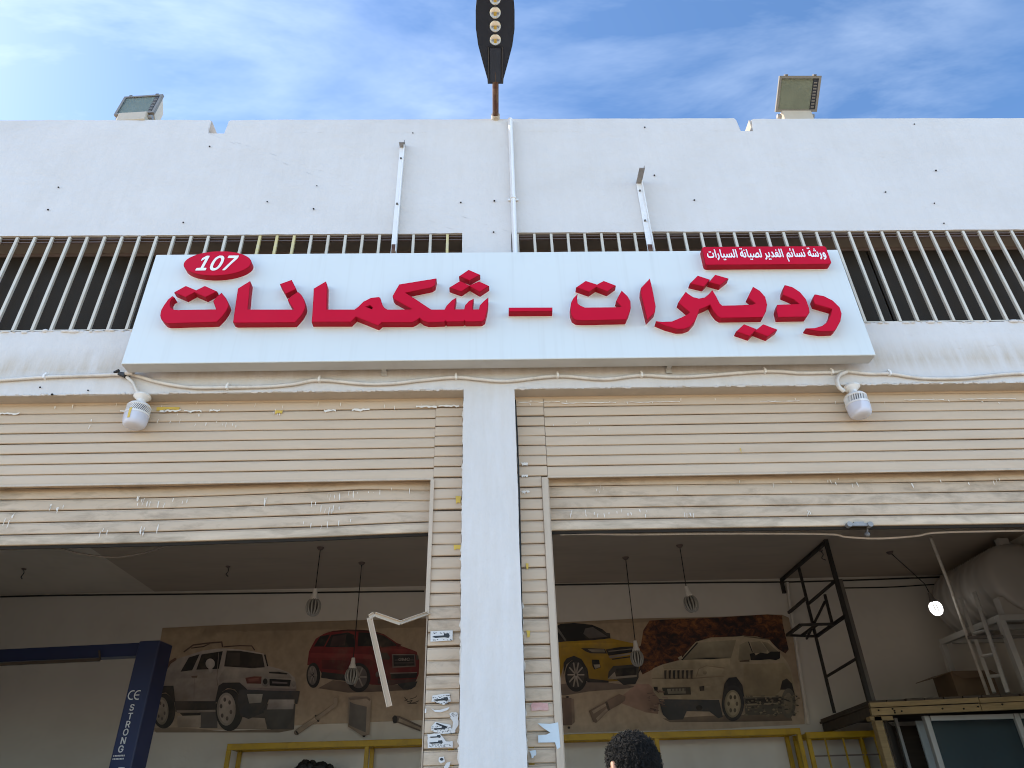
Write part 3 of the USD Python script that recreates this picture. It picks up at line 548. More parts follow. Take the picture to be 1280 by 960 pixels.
# small red plaque
c4 = [at(878, 308.6, Y=YF), at(882, 331.3, Y=YF), at(1040, 329.6, Y=YF), at(1035, 307.2, Y=YF)]
xa, xb, za, zb2 = c4[1][0], c4[2][0], (c4[1][2]+c4[2][2])/2, (c4[0][2]+c4[3][2])/2
pq = shapely.box(xa+.02, za+.02, xb-.02, zb2-.02).buffer(.02)
plaque = obj('name_plaque', upright(pq.buffer(-.002), YF+.003, YF), 'red', S)
obj('side', upright(pq, YS-.0065, YF+.0035), 'red_return', plaque)
obj('rim', upright(pq.buffer(.005), YS-.0005, YS-.006), 'rim_white', plaque)
TXT = [[[[2,121],[0,158],[6,191],[22,185],[19,159],[20,143],[29,128],[38,123],[75,123],[96,136],[99,143],[99,159],[93,195],[108,205],[111,205],[113,197],[118,166],[118,134],[113,117],[99,101],[79,92],[37,90],[24,95],[11,105]]],[[[38,226],[44,236],[51,236],[57,226],[57,214],[52,205],[42,205],[38,214]]],[[[61,214],[61,226],[67,236],[74,236],[80,226],[80,214],[75,205],[66,205]]],[[[137,97],[133,277],[153,277],[156,97]]],[[[166,43],[159,72],[174,87],[184,110],[185,137],[177,177],[194,191],[204,146],[204,111],[202,97],[189,64],[170,41]]],[[[227,123],[224,277],[243,277],[245,155],[246,138],[252,127],[266,127],[272,136],[279,181],[296,175],[293,143],[295,136],[302,127],[319,127],[323,134],[329,177],[346,173],[347,130],[360,127],[366,147],[369,179],[375,179],[388,175],[384,143],[386,132],[389,127],[400,127],[405,137],[404,195],[422,197],[424,155],[428,136],[434,127],[445,127],[449,132],[450,141],[447,277],[467,277],[469,195],[468,119],[461,103],[448,95],[429,97],[417,115],[408,99],[401,95],[384,97],[376,111],[371,101],[362,95],[344,97],[335,109],[325,97],[302,95],[292,99],[285,113],[278,103],[265,95],[242,97],[231,109]]],[[[260,62],[266,72],[273,72],[279,62],[279,49],[275,41],[265,41],[260,49]]],[[[284,49],[284,62],[290,72],[297,72],[303,62],[303,49],[298,41],[289,41]]],[[[489,97],[486,277],[506,277],[508,97]]],[[[556,148],[556,168],[561,189],[572,208],[593,222],[593,242],[612,242],[614,145],[618,130],[632,127],[638,139],[638,159],[632,205],[649,214],[656,168],[656,132],[653,115],[646,103],[632,95],[608,99],[598,117],[579,115],[570,119],[560,134]],[[576,158],[582,148],[595,148],[594,189],[581,180],[576,170]]],[[[569,292],[574,300],[583,300],[588,290],[588,279],[582,269],[575,269],[569,277]]],[[[593,290],[598,300],[607,300],[612,292],[612,277],[606,269],[599,269],[594,275]]],[[[631,245],[631,257],[636,267],[643,267],[649,257],[649,245],[645,236],[635,236]]],[[[676,123],[673,277],[692,277],[694,155],[695,138],[701,127],[715,127],[721,136],[727,181],[745,175],[743,143],[747,130],[751,127],[767,127],[771,134],[777,177],[794,171],[792,137],[795,130],[800,127],[811,156],[827,185],[843,199],[859,201],[872,191],[879,173],[879,130],[896,127],[900,132],[902,141],[898,277],[918,277],[920,195],[919,119],[912,103],[899,95],[883,95],[866,105],[849,92],[813,90],[796,97],[783,111],[772,97],[751,95],[741,99],[734,113],[727,103],[714,95],[691,97],[680,109]],[[835,156],[821,123],[842,123],[852,127],[859,136],[861,155],[854,168],[844,166]]],[[[709,49],[709,62],[715,72],[722,72],[728,62],[728,49],[724,41],[714,41]]],[[[733,49],[733,62],[739,72],[746,72],[752,62],[752,49],[747,41],[738,41]]],[[[959,68],[976,87],[985,110],[986,135],[977,175],[996,189],[1005,143],[1011,130],[1033,127],[1038,132],[1041,143],[1035,203],[1052,212],[1060,162],[1060,134],[1051,107],[1030,95],[1014,95],[1004,103],[994,68],[970,39]]],[[[1019,49],[1019,62],[1025,72],[1032,72],[1038,62],[1038,49],[1034,41],[1024,41]]],[[[1043,49],[1043,64],[1049,72],[1056,72],[1062,62],[1062,49],[1057,41],[1048,41]]],[[[1074,101],[1077,132],[1102,127],[1107,132],[1108,149],[1105,161],[1091,208],[1108,224],[1121,189],[1130,140],[1138,127],[1156,127],[1162,132],[1149,158],[1148,183],[1159,201],[1174,212],[1195,208],[1204,191],[1204,158],[1195,130],[1223,130],[1226,141],[1226,169],[1222,277],[1242,277],[1245,127],[1241,111],[1236,103],[1223,95],[1202,95],[1177,109],[1159,97],[1135,95],[1119,109],[1115,101],[1105,95],[1088,95]],[[1165,176],[1179,147],[1188,165],[1187,178],[1182,183],[1170,181]]],[[[1170,247],[1170,257],[1175,267],[1184,267],[1189,259],[1189,245],[1183,236],[1176,236]]],[[[1265,97],[1261,277],[1281,277],[1283,97]]],[[[1331,76],[1331,109],[1335,140],[1344,164],[1353,181],[1371,197],[1387,197],[1392,189],[1405,136],[1411,127],[1421,127],[1426,134],[1427,153],[1420,203],[1439,212],[1446,162],[1446,134],[1441,113],[1435,103],[1421,95],[1407,95],[1396,105],[1388,92],[1374,90],[1362,99],[1351,117],[1348,104],[1348,77],[1357,8],[1344,0],[1339,2]],[[1361,151],[1371,128],[1376,123],[1384,123],[1386,128],[1385,141],[1377,166],[1372,166],[1364,156]]],[[[1413,234],[1412,251],[1417,252],[1412,263],[1413,282],[1421,292],[1433,290],[1432,277],[1424,277],[1421,266],[1427,257],[1437,261],[1439,247],[1415,234]]],[[[1466,123],[1463,277],[1481,277],[1484,155],[1485,138],[1490,127],[1502,127],[1506,134],[1512,177],[1530,173],[1530,130],[1543,127],[1550,147],[1552,179],[1558,179],[1571,175],[1567,143],[1569,132],[1573,127],[1583,127],[1589,137],[1588,195],[1605,197],[1608,155],[1611,136],[1617,127],[1629,127],[1635,139],[1635,159],[1629,205],[1646,214],[1654,168],[1652,123],[1643,103],[1629,95],[1612,97],[1600,115],[1591,99],[1584,95],[1567,97],[1560,111],[1555,101],[1545,95],[1527,97],[1519,109],[1512,99],[1504,95],[1477,99],[1470,109]]],[[[1628,245],[1628,257],[1633,267],[1641,267],[1646,257],[1646,245],[1642,236],[1632,236]]],[[[1701,148],[1702,177],[1705,189],[1716,208],[1737,222],[1737,242],[1756,242],[1758,145],[1762,130],[1777,128],[1782,139],[1787,177],[1793,177],[1804,173],[1802,153],[1803,132],[1806,127],[1817,127],[1823,147],[1826,179],[1833,179],[1844,175],[1841,143],[1843,130],[1858,127],[1863,139],[1863,157],[1856,203],[1870,212],[1875,210],[1879,191],[1882,164],[1882,132],[1880,119],[1872,103],[1860,95],[1842,97],[1833,109],[1829,101],[1820,95],[1802,97],[1793,109],[1782,97],[1761,95],[1750,101],[1743,117],[1723,115],[1710,123],[1704,134]],[[1721,158],[1726,148],[1739,148],[1738,189],[1726,180],[1721,170]]],[[[1714,277],[1714,292],[1718,300],[1728,300],[1732,290],[1731,275],[1727,269],[1720,269]]],[[[1737,279],[1737,290],[1742,300],[1751,300],[1756,292],[1756,277],[1750,269],[1743,269]]],[[[1814,226],[1814,238],[1820,249],[1828,247],[1831,238],[1831,226],[1824,216],[1816,220]]],[[[1824,261],[1824,273],[1829,282],[1837,282],[1842,273],[1842,261],[1836,251],[1828,253]]],[[[1837,226],[1837,238],[1843,249],[1852,247],[1855,238],[1855,226],[1848,216],[1840,220]]],[[[1892,43],[1885,72],[1900,87],[1909,110],[1910,137],[1902,177],[1920,191],[1929,146],[1929,111],[1927,97],[1920,74],[1910,58],[1895,41]]],[[[1947,39],[1943,70],[1968,80],[1977,95],[1963,95],[1956,99],[1949,111],[1947,146],[1953,173],[1960,187],[1967,193],[1975,195],[1986,189],[1994,173],[2000,140],[2000,111],[1994,80],[1976,51],[1960,41]],[[1966,136],[1969,127],[1981,128],[1980,149],[1975,162],[1969,160],[1966,153]]]]
tx0, tx1, tz0, tz1 = xa+.025, xb-.022, za+.022, zb2-.016
gl = []
for g in TXT:
    rings = [[(tx0 + a/2000*(tx1-tx0), tz0 + b/300*(tz1-tz0)) for a, b in r] for r in g]
    gl.append(upright(Polygon(rings[0], rings[1:]).buffer(0), YF-.0005, YF-.002))
obj('lettering', gl, 'white_print', plaque)

# ------------------------------------------------------------------ irons and pipes on the upper wall
def iron(label, top, bottom, tip=None):
    p, r = at(*top, Y=-.01), at(*bottom, Y=-.01); x = (p[0]+r[0])/2
    T = thing('angle_iron', label, 'bracket', (x, 0, r[2]))
    obj('upright', [box(x-.021, x+.020, -.007, -.003, r[2]-.04, p[2]), box(x+.016, x+.020, -.042, -.0075, r[2]-.04, p[2])], 'iron_white', T)
    obj('bolt', [frame(trimesh.creation.cylinder(.008, .012, sections=10), (x-.004, -.01, p[2]-f*(p[2]-r[2])), (1, 0, 0), (0, 0, 1), (0, -1, 0)) for f in (.12, .58)], 'grey_iron', T)
    L = tip
    obj('end_plate', [box(x-.022, x+.018, -.006-L, -.0025, p[2]+.002, p[2]+.006), box(x+.017, x+.022, -.006-L, -.0025, p[2]+.0065, p[2]+.03)], 'steel', T)
    obj('rusty_foot', box(x-.017, x+.014, -.0125, -.0075, r[2]-.04, r[2]+.05), 'rust', T)
iron('tall white angle iron bolted to the wall above the left part of the sign', (504, 184), (491, 312), .05)
iron('shorter white angle iron with a projecting end plate above the right part of the sign', (800, 229), (812, 312), .15)
p, r = at(636.8, 150, Y=-.022), at(645.2, 318, Y=-.022); x = (p[0]+r[0])/2
T = thing('wall_pipe', 'slim white vertical pipe running down the wall under the street lamp', 'pipe', (x, 0, r[2]))
obj('pipe', tube([(x, -.022, r[2]-.15), (x, -.022, p[2]+.01)], .019, 14), 'iron_white', T, smooth=40)
pc = at(640.5, 248, Y=-.022)
obj('clamp', [lathe([(0, -.008), (.024, -.008), (.024, .008), (0, .008)], 16, (x, -.022, pc[2])), box(x-.04, x+.04, -.012, -.002, pc[2]-.008, pc[2]+.008)], 'iron_white', T)

# ------------------------------------------------------------------ street lamp on the parapet
a0 = at(619.5, 149, Y=.02); ang = math.radians(8)
d = np.array([0, -math.cos(ang), math.sin(ang)])
def along(pxy):            # the point of the lamp's own vertical plane seen at that pixel
    n = np.array([1.0, 0, 0]); x_ = a0[0]; return at(*pxy, X=x_)
aY = -.03
base = np.array([a0[0], .04, ZR+.01])
def reach(y):              # distance along the arm that the photograph shows at row y
    w = ray(617.5, y); A = np.array([[w[1], -d[1]], [w[2], -d[2]]]); s = np.linalg.solve(A, (base-EYE)[1:]); return s[1]
s0, s1, s2, s3 = 0.0, reach(104), reach(58), reach(-75)
L = thing('street_lamp', 'black LED street lamp head on a rusty arm reaching out from the parapet', 'street lamp', base)
ex, ey = np.array([-1.0, 0, 0]), d; ez = np.cross(ex, ey)
obj('arm', [tube([base - d*.35, base + d*(s1+.10)], .026, 14), tube([base - d*.36, base - d*.36 - [0, 0, .5]], .024, 14)], 'rust', L, smooth=40)
obj('arm_collar', tube([base + d*.005, base + d*.07], .036, 14), 'flood_cream', L, smooth=40)
Ltot = s3 - s1
ww = lambda y: (at(644, y, Y=base[1]+0)[0]-at(596, y, Y=base[1])[0])
wmax = 48/FPX*np.dot(base + d*reach(45) - EYE, FWD)/2
prof = [(0, .42), (.04, .44), (.16, .66), (.30, .90), (.42, 1.0), (.55, .985), (.70, .88), (.85, .66), (.95, .42), (1.0, .25)]
top = [(wmax*b, Ltot*a) for a, b in prof]
hp = Polygon(top + [(-a, b) for a, b in top[::-1]])
h0 = base + d*s1
head = extrude(hp.buffer(-.006), .05)
obj('head', [frame(extrude(hp, .022), h0 - ez*.011, ex, ey, ez), frame(extrude(hp.buffer(-.03), .035), h0 + ez*.0115, ex, ey, ez)], 'lamp_black', L)
gy0, gy1 = reach(100)-s1+.0, reach(58)-s1
gd = shapely.box(-.046, .02, .046, gy1)
obj('driver_cover', frame(extrude(gd.buffer(-.004), .014), h0 - ez*.0255, ex, ey, ez), 'lamp_dark', L)
obj('cover_edge', [frame(trimesh.creation.box(bounds=[[sx-.002, .02, 0], [sx+.002, gy1, .018]]), h0 - ez*.0295, ex, ey, ez) for sx in (-.052, .052)], 'grey_iron', L)
for y in (49, 32, 15, -2, -19):
    c = base + d*reach(y) - ez*.0115; r_ = 7.3/FPX*np.dot(c-EYE, FWD)
    m = trimesh.creation.revolve([(0, -.020), (r_*.55, -.018), (r_*.9, -.010), (r_, 0), (0, 0)], sections=24)
    lens = obj('lens', frame(m, c, ex, ey, ez), 'silver', L, smooth=40)
    obj('chip', frame(trimesh.creation.box(bounds=[[-r_*.25, -r_*.3, -.024], [r_*.25, r_*.3, -.0205]]), c, ex, ey, ez), 'ochre', lens)

# ------------------------------------------------------------------ floodlights on the parapet
def flood(label, pmid, w, h, tilt, yaw, vent_right=True):
    T = thing('floodlight', label, 'floodlight', pmid)
    ct, st, cy, sy = math.cos(tilt), math.sin(tilt), math.cos(yaw), math.sin(yaw)
    ex_ = np.array([cy, sy, 0]); nn = np.array([sy*ct, -cy*ct, -st]); uu = np.cross(nn, ex_); uu = -uu if uu[2] < 0 else uu
    o = np.asarray(pmid, float)
    F = lambda m: frame(m, o, ex_, uu, nn)
    fb = [[-w/2, -h/2], [w/2, h/2]]
    rear = trimesh.Trimesh([(-w/2+.01, -h/2+.01, -.02), (w/2-.01, -h/2+.01, -.02), (w/2-.01, h/2-.01, -.02), (-w/2+.01, h/2-.01, -.02), (-w/2+.05, -h/2+.04, -.15), (w/2-.05, -h/2+.04, -.15), (w/2-.05, h/2-.06, -.15), (-w/2+.05, h/2-.06, -.15)]).convex_hull
    obj('housing', F(rear), 'flood_cream', T)
    fr = shapely.box(-w/2, -h/2, w/2, h/2).difference(shapely.box(-w/2+.02, -h/2+.02, w/2-.02, h/2-.02))
    obj('front_frame', F(extrude(fr, .022).apply_translation([0, 0, -.02])), 'flood_frame', T)
    obj('reflector', F(trimesh.creation.box(bounds=[[-w/2+.02, -h/2+.02, -.019], [w/2-.065, h/2-.02, -.008]])), 'reflector', T)
    vt = obj('vent', F(trimesh.creation.box(bounds=[[w/2-.063, -h/2+.02, -.019], [w/2-.02, h/2-.02, -.004]])), 'vent_black', T)
    obj('fin', F(cat([trimesh.creation.box(bounds=[[w/2-.058, -h/2+.035+i*(h-.07)/9, -.0035], [w/2-.03, -h/2+.045+i*(h-.07)/9, -.001]]) for i in range(9)])), 'flood_frame', vt)
    obj('glass', F(trimesh.creation.box(bounds=[[-w/2+.02, -h/2+.02, -.003], [w/2-.066, h/2-.02, -.001]])), 'glass_clear', T)
    obj('clip', F(cat([trimesh.creation.box(bounds=[[s*w*.34-.012, h/2, -.03], [s*w*.34+.012, h/2+.012, .004]]) for s in (-1, 1)])), 'grey_iron', T)
    zb3 = o[2] - h/2*ct - .01
    bx = box(-w*.36, w*.36, -.06, .10, ZR-.005, zb3+.02, .006); bx.apply_transform(trimesh.transformations.rotation_matrix(yaw, (0, 0, 1))); bx.apply_translation([o[0], o[1]+.05+h/2*st, 0])
    obj('gear_box', bx, 'flood_cream', T)
    kb = [trimesh.creation.cylinder(.02, .03, sections=12).apply_transform(trimesh.transformations.rotation_matrix(math.pi/2, (0, 1, 0))).apply_translation([s*(w*.36+.015), 0, zb3-.01]) for s in (-1, 1)]
    for kb in kb:
        kb.apply_transform(trimesh.transformations.rotation_matrix(yaw, (0, 0, 1))); kb.apply_translation([o[0], o[1]+.03+h/2*st, 0]); obj('knob', kb, 'steel', T)
pm = at(173.5, 130.5, Y=.02); flood('cream floodlight tilted upward, left of the parapet notch, its glass almost edge on', pm, .335, .28, math.radians(-6), math.radians(-4))
pm = at(998, 117.5, Y=-.06); flood('cream floodlight tipped steeply down to the street beside the right parapet notch', pm, .36, .285, math.radians(52), math.radians(0))

# ------------------------------------------------------------------ cable along the lintel and the two outside bulbs
YC = -.014
pts = [(-60, 477), (0, 475), (60, 471), (120, 469), (150, 468), (168, 469), (200, 478), (240, 484), (284, 484), (334, 483), (367, 480), (399, 475), (453, 479.4), (489, 479.2), (528, 475), (570, 471.5), (600, 474), (635, 476), (697, 470), (754, 473.8), (802, 469), (855, 470.8), (956, 464), (1000, 466), (1040, 465.4), (1057, 464.3), (1087, 467), (1112, 467), (1137, 470.6), (1160, 472.8), (1205, 472.3), (1265, 467), (1330, 467)]
T = thing('lintel_cable', 'cream cable clipped in loose waves along the beam below the sign', 'cable', at(640, 475, Y=0))
obj('cable', tube(spline([at(a, b, Y=YC) for a, b in pts], 8), .0115, 10), 'conduit', T, smooth=50)
for a, b in ((56, 471.3), (284, 484), (399, 475), (570, 471.5), (697, 470), (802, 469), (956, 464), (1040, 465.4), (1112, 467)):
    c = at(a, b, Y=YC); obj('clip', [box(c[0]-.008, c[0]+.008, -.031, -.002, c[2]-.015, c[2]+.016, .003), box(c[0]-.006, c[0]+.006, -.02, -.002, c[2]+.016, c[2]+.03)], 'plastic_white', T)
c = at(152, 469, Y=-.02)
obj('taped_joint', [tube([c+[-.02, 0, .012], c+[.025, -.004, -.004], c+[.06, 0, .01]], [.012, .019, .012], 8), tube([c+[-.05, 0, .02], c+[-.02, -.01, .03]], .010, 7)], 'cord_black', T)
obj('joint_end', tube([c+[.03, -.012, .008], c+[.075, -.012, .012]], .019, 10), 'conduit', T)
obj('branch', tube(spline([at(157, 470, Y=-.02), at(166, 478, Y=-.02), at(170, 487, Y=-.018), at(175, 494, Y=-.01)], 6), .010, 8), 'conduit', T, smooth=50)
obj('branch', tube(spline([at(1058, 464.5, Y=-.025), at(1049, 469, Y=-.03), at(1046, 476, Y=-.032), at(1049, 484, Y=-.03), at(1055, 489, Y=-.02)], 6), .0135, 8), 'conduit', T, smooth=50)
def outdoor_bulb(label, hx, hy, bx, by, stripe):
    top = at(hx, hy, Z=ZS-.004); top[1] = min(max(top[1], .005), .02)
    T = thing('outdoor_bulb', label, 'bulb', top)
    lean = np.array([0, -.03, -1.0]); lean /= np.linalg.norm(lean)
    ex_ = np.array([1, 0, 0.]); ey_ = np.cross(lean, ex_)
    F = lambda m: frame(m, top, ex_, ey_, lean)
    obj('lamp_holder', F(trimesh.creation.revolve([(0, 0), (.050, 0), (.052, .010), (.044, .018), (.026, .034), (.026, .055), (.032, .058), (.032, .066), (0, .066)], sections=28)), 'plastic_white', T, smooth=35)
    R = .070
    obj('cap', F(trimesh.creation.revolve([(0, .066), (.045, .066), (.060, .070), (R, .084), (R, .090), (R-.004, .092), (0, .092)], sections=32)), 'plastic_white', T, smooth=35)
    obj('core', F(trimesh.creation.revolve([(0, .09), (R-.008, .09), (R-.008, .135), (0, .135)], sections=32)), 'grille_dark', T)
    ribs = []
    for i in range(40):
        t = 2*math.pi*i/40; a2 = t + .28
        ribs.append(F(bar((math.cos(t)*(R-.003), math.sin(t)*(R-.003), .090), (math.cos(a2)*(R-.003), math.sin(a2)*(R-.003), .136), .0045, .0045)))
    obj('vent_ribs', ribs, 'plastic_white', T)
    obj('band', F(trimesh.creation.revolve([(R-.006, .133), (R+.002, .134), (R+.002, .146), (R-.006, .147)], sections=32)), 'plastic_white', T)
    obj('diffuser', F(trimesh.creation.revolve([(0, .14), (R, .146), (R+.001, .16), (R-.002, .195), (R-.008, .212), (R-.022, .222), (R-.05, .226), (0, .226)], sections=36)), 'diffuser', T, smooth=40)
    if stripe:
        ph = [math.radians(-102+i*1.6) for i in range(9)]; V = []
        for z_, r_ in ((.128, R+.0035), (.15, R+.003), (.17, R+.0022), (.197, R-.0005)):
            for p_ in ph: V.append((math.cos(-p_)*r_, math.sin(-p_)*r_, z_))
        Fc = [(i*9+j, i*9+j+1, (i+1)*9+j+1) for i in range(3) for j in range(8)] + [(i*9+j, (i+1)*9+j+1, (i+1)*9+j) for i in range(3) for j in range(8)]
        obj('paint_splash', F(trimesh.Trimesh(V, Fc, process=False)), 'ochre', T)
outdoor_bulb('big white outdoor bulb splashed with a yellow paint stripe, under the lintel', 181, 498, 172, 525, True)
outdoor_bulb('big clean white outdoor bulb hanging under the lintel beside a loop of cable', 1061, 487, 1067, 508, False)

# ------------------------------------------------------------------ stickers on the narrow slat panels
def sticker(label, outline, m, marks=(), Y=.0865, cat_='sticker', fold=()):
    p = on_plane(outline, Y); c = np.mean(p, 0)
    T = thing('sticker', label, cat_, (c[0], Y, c[1]))
    obj('paper', upright(Polygon(p).buffer(0), Y, Y-.0008), m, T)
    if marks: obj('print', [upright(Polygon(on_plane(a, Y)).buffer(0), Y-.0008, Y-.0014) for a in marks], 'ink_black', T)
Q = lambda pts: px(500, 760, 4.8, pts)
arrow = lambda x, y, s=1.0: Q([(x, y+6*s), (x+10*s, y), (x+70*s, y-4*s), (x+72*s, y-14*s), (x+100*s, y-16*s), (x+106*s, y), (x+98*s, y+12*s), (x+74*s, y+8*s), (x+20*s, y+12*s)])
def specks(x0, x1, y0, y1, n): return [Q([(a, b), (a+rng.uniform(3, 9), b+rng.uniform(-1, 2)), (a+rng.uniform(2, 8), b+rng.uniform(2, 5)), (a-1, b+3)]) for a, b in [(rng.uniform(x0, x1), rng.uniform(y0, y1)) for _ in range(n)]]
def tear(pts, n=4, j=3):
    out = []
    for i, a in enumerate(pts):
        b = pts[(i+1) % len(pts)]
        for t in range(n): out.append((a[0]+(b[0]-a[0])*t/n + rng.uniform(-j, j), a[1]+(b[1]-a[1])*t/n + rng.uniform(-j, j)))
    return out
sticker('clean oblong white sticker with a black spanner shape on the left slat panel', Q([(183, 140), (316, 134), (316, 195), (183, 202)]), 'paper', [arrow(193, 168)] + specks(195, 300, 146, 152, 12) + specks(195, 305, 186, 192, 10))
sticker('half scraped sticker with dotted border, midway between the spanner sticker and the torn cluster', Q(tear([(195, 522), (300, 515), (304, 560), (262, 582), (188, 560)])), 'paper', [arrow(200, 548, .85)] + specks(196, 300, 520, 575, 55))
sticker('curved sliver of cream sticker left under the dotted sticker', Q([(186, 600), (205, 612), (240, 612), (285, 598), (298, 594), (286, 612), (245, 626), (210, 624)]), 'paper')
sticker('short upright strip of white paint at the edge of the left slat panel', Q([(150, 604), (158, 604), (157, 630), (149, 630)]), 'paper')
sticker('crumpled white sticker torn against the pillar on the left slat panel', Q(tear([(296, 632), (346, 628), (350, 700), (330, 745), (300, 752), (318, 690)], 4, 5)), 'paper', specks(300, 345, 632, 650, 10), Y=.0845)
sticker('slanted torn sticker with black print, above the lowest square sticker', Q(tear([(186, 712), (215, 680), (300, 704), (320, 745), (262, 756), (186, 738)])), 'paper', [Q([(220, 688), (285, 712), (280, 722), (214, 696)]), arrow(200, 722, .7)] + specks(190, 300, 705, 748, 34), Y=.0858)
sticker('squarish white sticker with two rows of black print low on the left slat panel', Q(tear([(166, 758), (240, 752), (276, 800), (318, 800), (316, 836), (166, 842)], 4, 2)), 'paper', [arrow(176, 772, .65), arrow(172, 806, .8)] + specks(172, 310, 816, 832, 26))
sticker('small keyhole shaped sticker beneath the squarish sticker on the left panel', Q(tear([(235, 895), (264, 892), (270, 920), (250, 932), (232, 925)], 3, 2)), 'paper', [Q(arc(250, 908, 11, 9, 10))])
sticker('flapping scrap of white paper lowest on the left slat panel', Q(tear([(262, 950), (285, 928), (302, 922), (296, 952), (270, 990)], 3, 2)), 'paper')
sticker('faded reddish sticker on the right slat panel', Q(tear([(786, 580), (800, 566), (888, 570), (890, 612), (790, 618)], 4, 2)), 'paper_red')
sticker('big pale blue torn patch on the lower right slat panel', Q([(826, 692), (900, 696), (948, 686), (956, 760), (962, 835), (944, 848), (930, 806), (830, 808), (828, 764), (878, 760), (902, 748), (862, 722)]), 'paper_blue', Y=.0825)
sticker('thin white flake of paint below the blue patch on the right slat panel', Q(tear([(780, 860), (815, 850), (815, 885), (790, 900)], 3, 3)), 'paper_blue')

# ------------------------------------------------------------------ printed banner on the back wall
YM = YB - .012
MU = thing('wall_banner', 'faded printed banner of four cars and exhaust parts along the back wall', 'banner', at(600, 840, Y=YM))
base_px = [(203, 785), (260, 782), (330, 779), (420, 776), (530, 773), (620, 776), (700, 778), (800, 773), (900, 771), (960, 768), (978, 768.5), (986, 772), (992, 800), (998, 845), (1004, 880), (1006, 905), (900, 911), (700, 916), (525, 900), (380, 906), (280, 912), (183, 915), (190, 862)]
bp = on_plane(base_px, YM)
def grid_color(m, fn):
    v = np.asarray(m.vertices); return np.array([fn(p) for p in v])
def prints(name, layers, z0=0):
    """Flat ink areas, each laid a hair above the one before."""
    ms, cs = [], []
    for i, (pts, colr) in enumerate(layers):
        g = Polygon(on_plane(pts, YM)).buffer(0)
        if g.area < 1e-6: continue
        yy = YM - .0006*(z0+i+1)
        m = upright(g, yy, yy-.0005)
        if g.area > .004:
            v_, f_ = trimesh.remesh.subdivide_to_size(m.vertices, m.faces, .06 if g.area > .05 else .035, max_iter=12); m = trimesh.Trimesh(v_, f_, process=False)
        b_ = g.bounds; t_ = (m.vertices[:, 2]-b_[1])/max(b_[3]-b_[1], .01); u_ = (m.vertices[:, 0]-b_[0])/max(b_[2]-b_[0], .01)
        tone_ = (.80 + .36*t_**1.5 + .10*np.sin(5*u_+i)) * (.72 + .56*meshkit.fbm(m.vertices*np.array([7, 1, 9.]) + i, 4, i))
        ms.append(m); cs.append(np.asarray(colr)[None]*tone_[:, None])
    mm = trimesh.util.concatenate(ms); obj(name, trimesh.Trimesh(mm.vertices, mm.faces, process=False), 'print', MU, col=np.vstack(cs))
def stroke(pts, w):
    g = LineString(pts).buffer(w, cap_style=1, quad_segs=3); return list(g.exterior.coords)[:-1]
def ring(cx, cy, rx, ry, n=26): return arc(cx, cy, rx, ry, n)
sheet = upright(Polygon(bp).buffer(0), YB-.003, YM)
v, f = trimesh.remesh.subdivide_to_size(sheet.vertices, sheet.faces, .12, max_iter=12)
sheet = trimesh.Trimesh(v, f, process=False)
tan = np.array([.46, .36, .265])
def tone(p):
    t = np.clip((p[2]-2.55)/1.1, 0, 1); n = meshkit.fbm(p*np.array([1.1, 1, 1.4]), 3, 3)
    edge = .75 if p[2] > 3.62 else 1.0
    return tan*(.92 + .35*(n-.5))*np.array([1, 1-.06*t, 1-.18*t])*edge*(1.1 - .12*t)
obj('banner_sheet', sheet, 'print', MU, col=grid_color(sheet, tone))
DK, BK, GR, LG = (.030, .026, .024), (.012, .011, .011), (.10, .10, .10), (.36, .33, .30)
m1 = lambda p: px(180, 760, 5.3333, p)
W, W2 = (.46, .395, .345), (.37, .315, .275)
